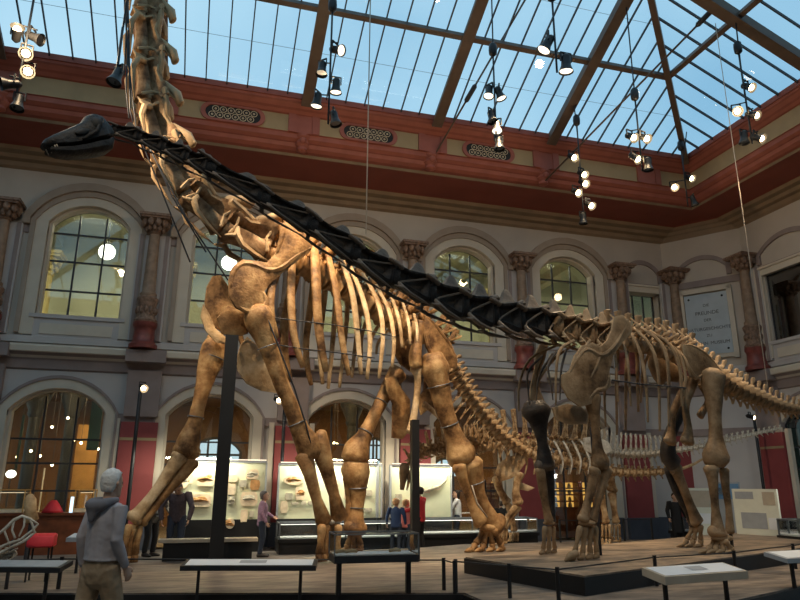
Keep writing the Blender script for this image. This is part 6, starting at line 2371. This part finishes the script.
def area(name, loc, target, energy, sx, sy, col):
    l = bpy.data.lights.new(name, 'AREA')
    l.shape = 'RECTANGLE'
    l.size, l.size_y = sx, sy
    l.energy = energy
    l.color = col
    o = bpy.data.objects.new(name, l)
    COL.objects.link(o)
    o.location = loc
    o.rotation_euler = (V(target) - V(loc)).to_track_quat('-Z', 'Y').to_euler()
    return o


def point(name, loc, energy, col, r=.1):
    l = bpy.data.lights.new(name, 'POINT')
    l.energy = energy
    l.color = col
    l.shadow_soft_size = r
    o = bpy.data.objects.new(name, l)
    COL.objects.link(o)
    o.location = loc
    return o


WARM = (1, .72, .42)
MID = (1, .77, .51)
chest, hip = V((1.0, 13.2, 4.5)), V((5.2, 14.2, 3.6))
# lamps of the clusters over and in front of the golden skeleton, then one added fill
spot('spotlight_a', (-3.5, 10.6, 9.2), (.8, 13.3, 5.6), 1200, 52, MID)
spot('spotlight_b', (1.5, 9.8, 10.8), (1.8, 13.2, 3.2), 1700, 46, MID)
spot('spotlight_c', (5.3, 10.2, 9.2), (4.9, 14.0, 3.0), 1500, 50, MID)
spot('spotlight_d', (5.7, 7.5, 9.4), (8.2, 10.7, 2.6), 520, 50, MID)
spot('spotlight_e', (9.3, 14.3, 9.6), (8.6, 10.8, 2.6), 900, 60, WARM)
spot('spotlight_f', (9.3, 11.6, 10.0), (7.2, 10.5, 2.2), 950, 60, WARM)
spot('spotlight_g', (11.7, 10.6, 9.4), (10.5, 11.2, 2.4), 800, 60, WARM)
spot('spotlight_h', (5.69, 11.7, 9.6), (5.6, 14.2, 2.6), 700, 55, WARM)
spot('spotlight_i', (2.1, 11.9, 8.6), (1.6, 13.2, 3.0), 900, 70, WARM)
spot('spotlight_j', (13.3, 14.6, 9.2), (9.0, 15.6, 2.4), 260, 60, WARM)
spot('unseen_fill_spot', (-2.5, 1.0, 10.5), (.2, 8.0, 1.0), 900, 70, MID)  # unseen spot added behind the viewer to brighten the man and podium
# wall washers
for x, y, z, e in ((-3.76, 11.9, 9.6, 150), (1.95, 13.5, 9.2, 90), (5.69, 13.3, 9.2, 80), (9.4, 14.6, 9.6, 40), (9.4, 12.0, 10.0, 35), (13.4, 15.0, 9.2, 12), (11.75, 11.0, 9.4, 20)):
    point('cluster_glow', (x + .1, y - .35, z - .2), e, WARM, .15)
# gallery and lower hall
for x in BAYS + [14.2]:
    area('gallery_light', (x, 21.0, 9.45), (x, 21.0, 0), 95, 2.0, .5, (1.0, .95, .76))
    area('hall_light', (x, 20.2, 4.3), (x, 20.6, 0), 75, 1.4, .4, (1.0, .66, .32))
    area('hall_light', (x, 22.8, 4.4), (x, 22.8, 0), 90, 1.6, .6, (1.0, .62, .28))
for x, e in ((-.6, 34), (2.9, 34), (5.6, 26)):
    area('case_light', (x + .3, 17.05, 2.3), (x + .3, 17.45, 1.3), e * 1.55, 2.2, .12, (1, .94, .72))
area('poster_light', (13.9, 12.2, 1.9), (14.6, 14.0, 1.0), 14, 1.2, .2, (1, .97, .85))
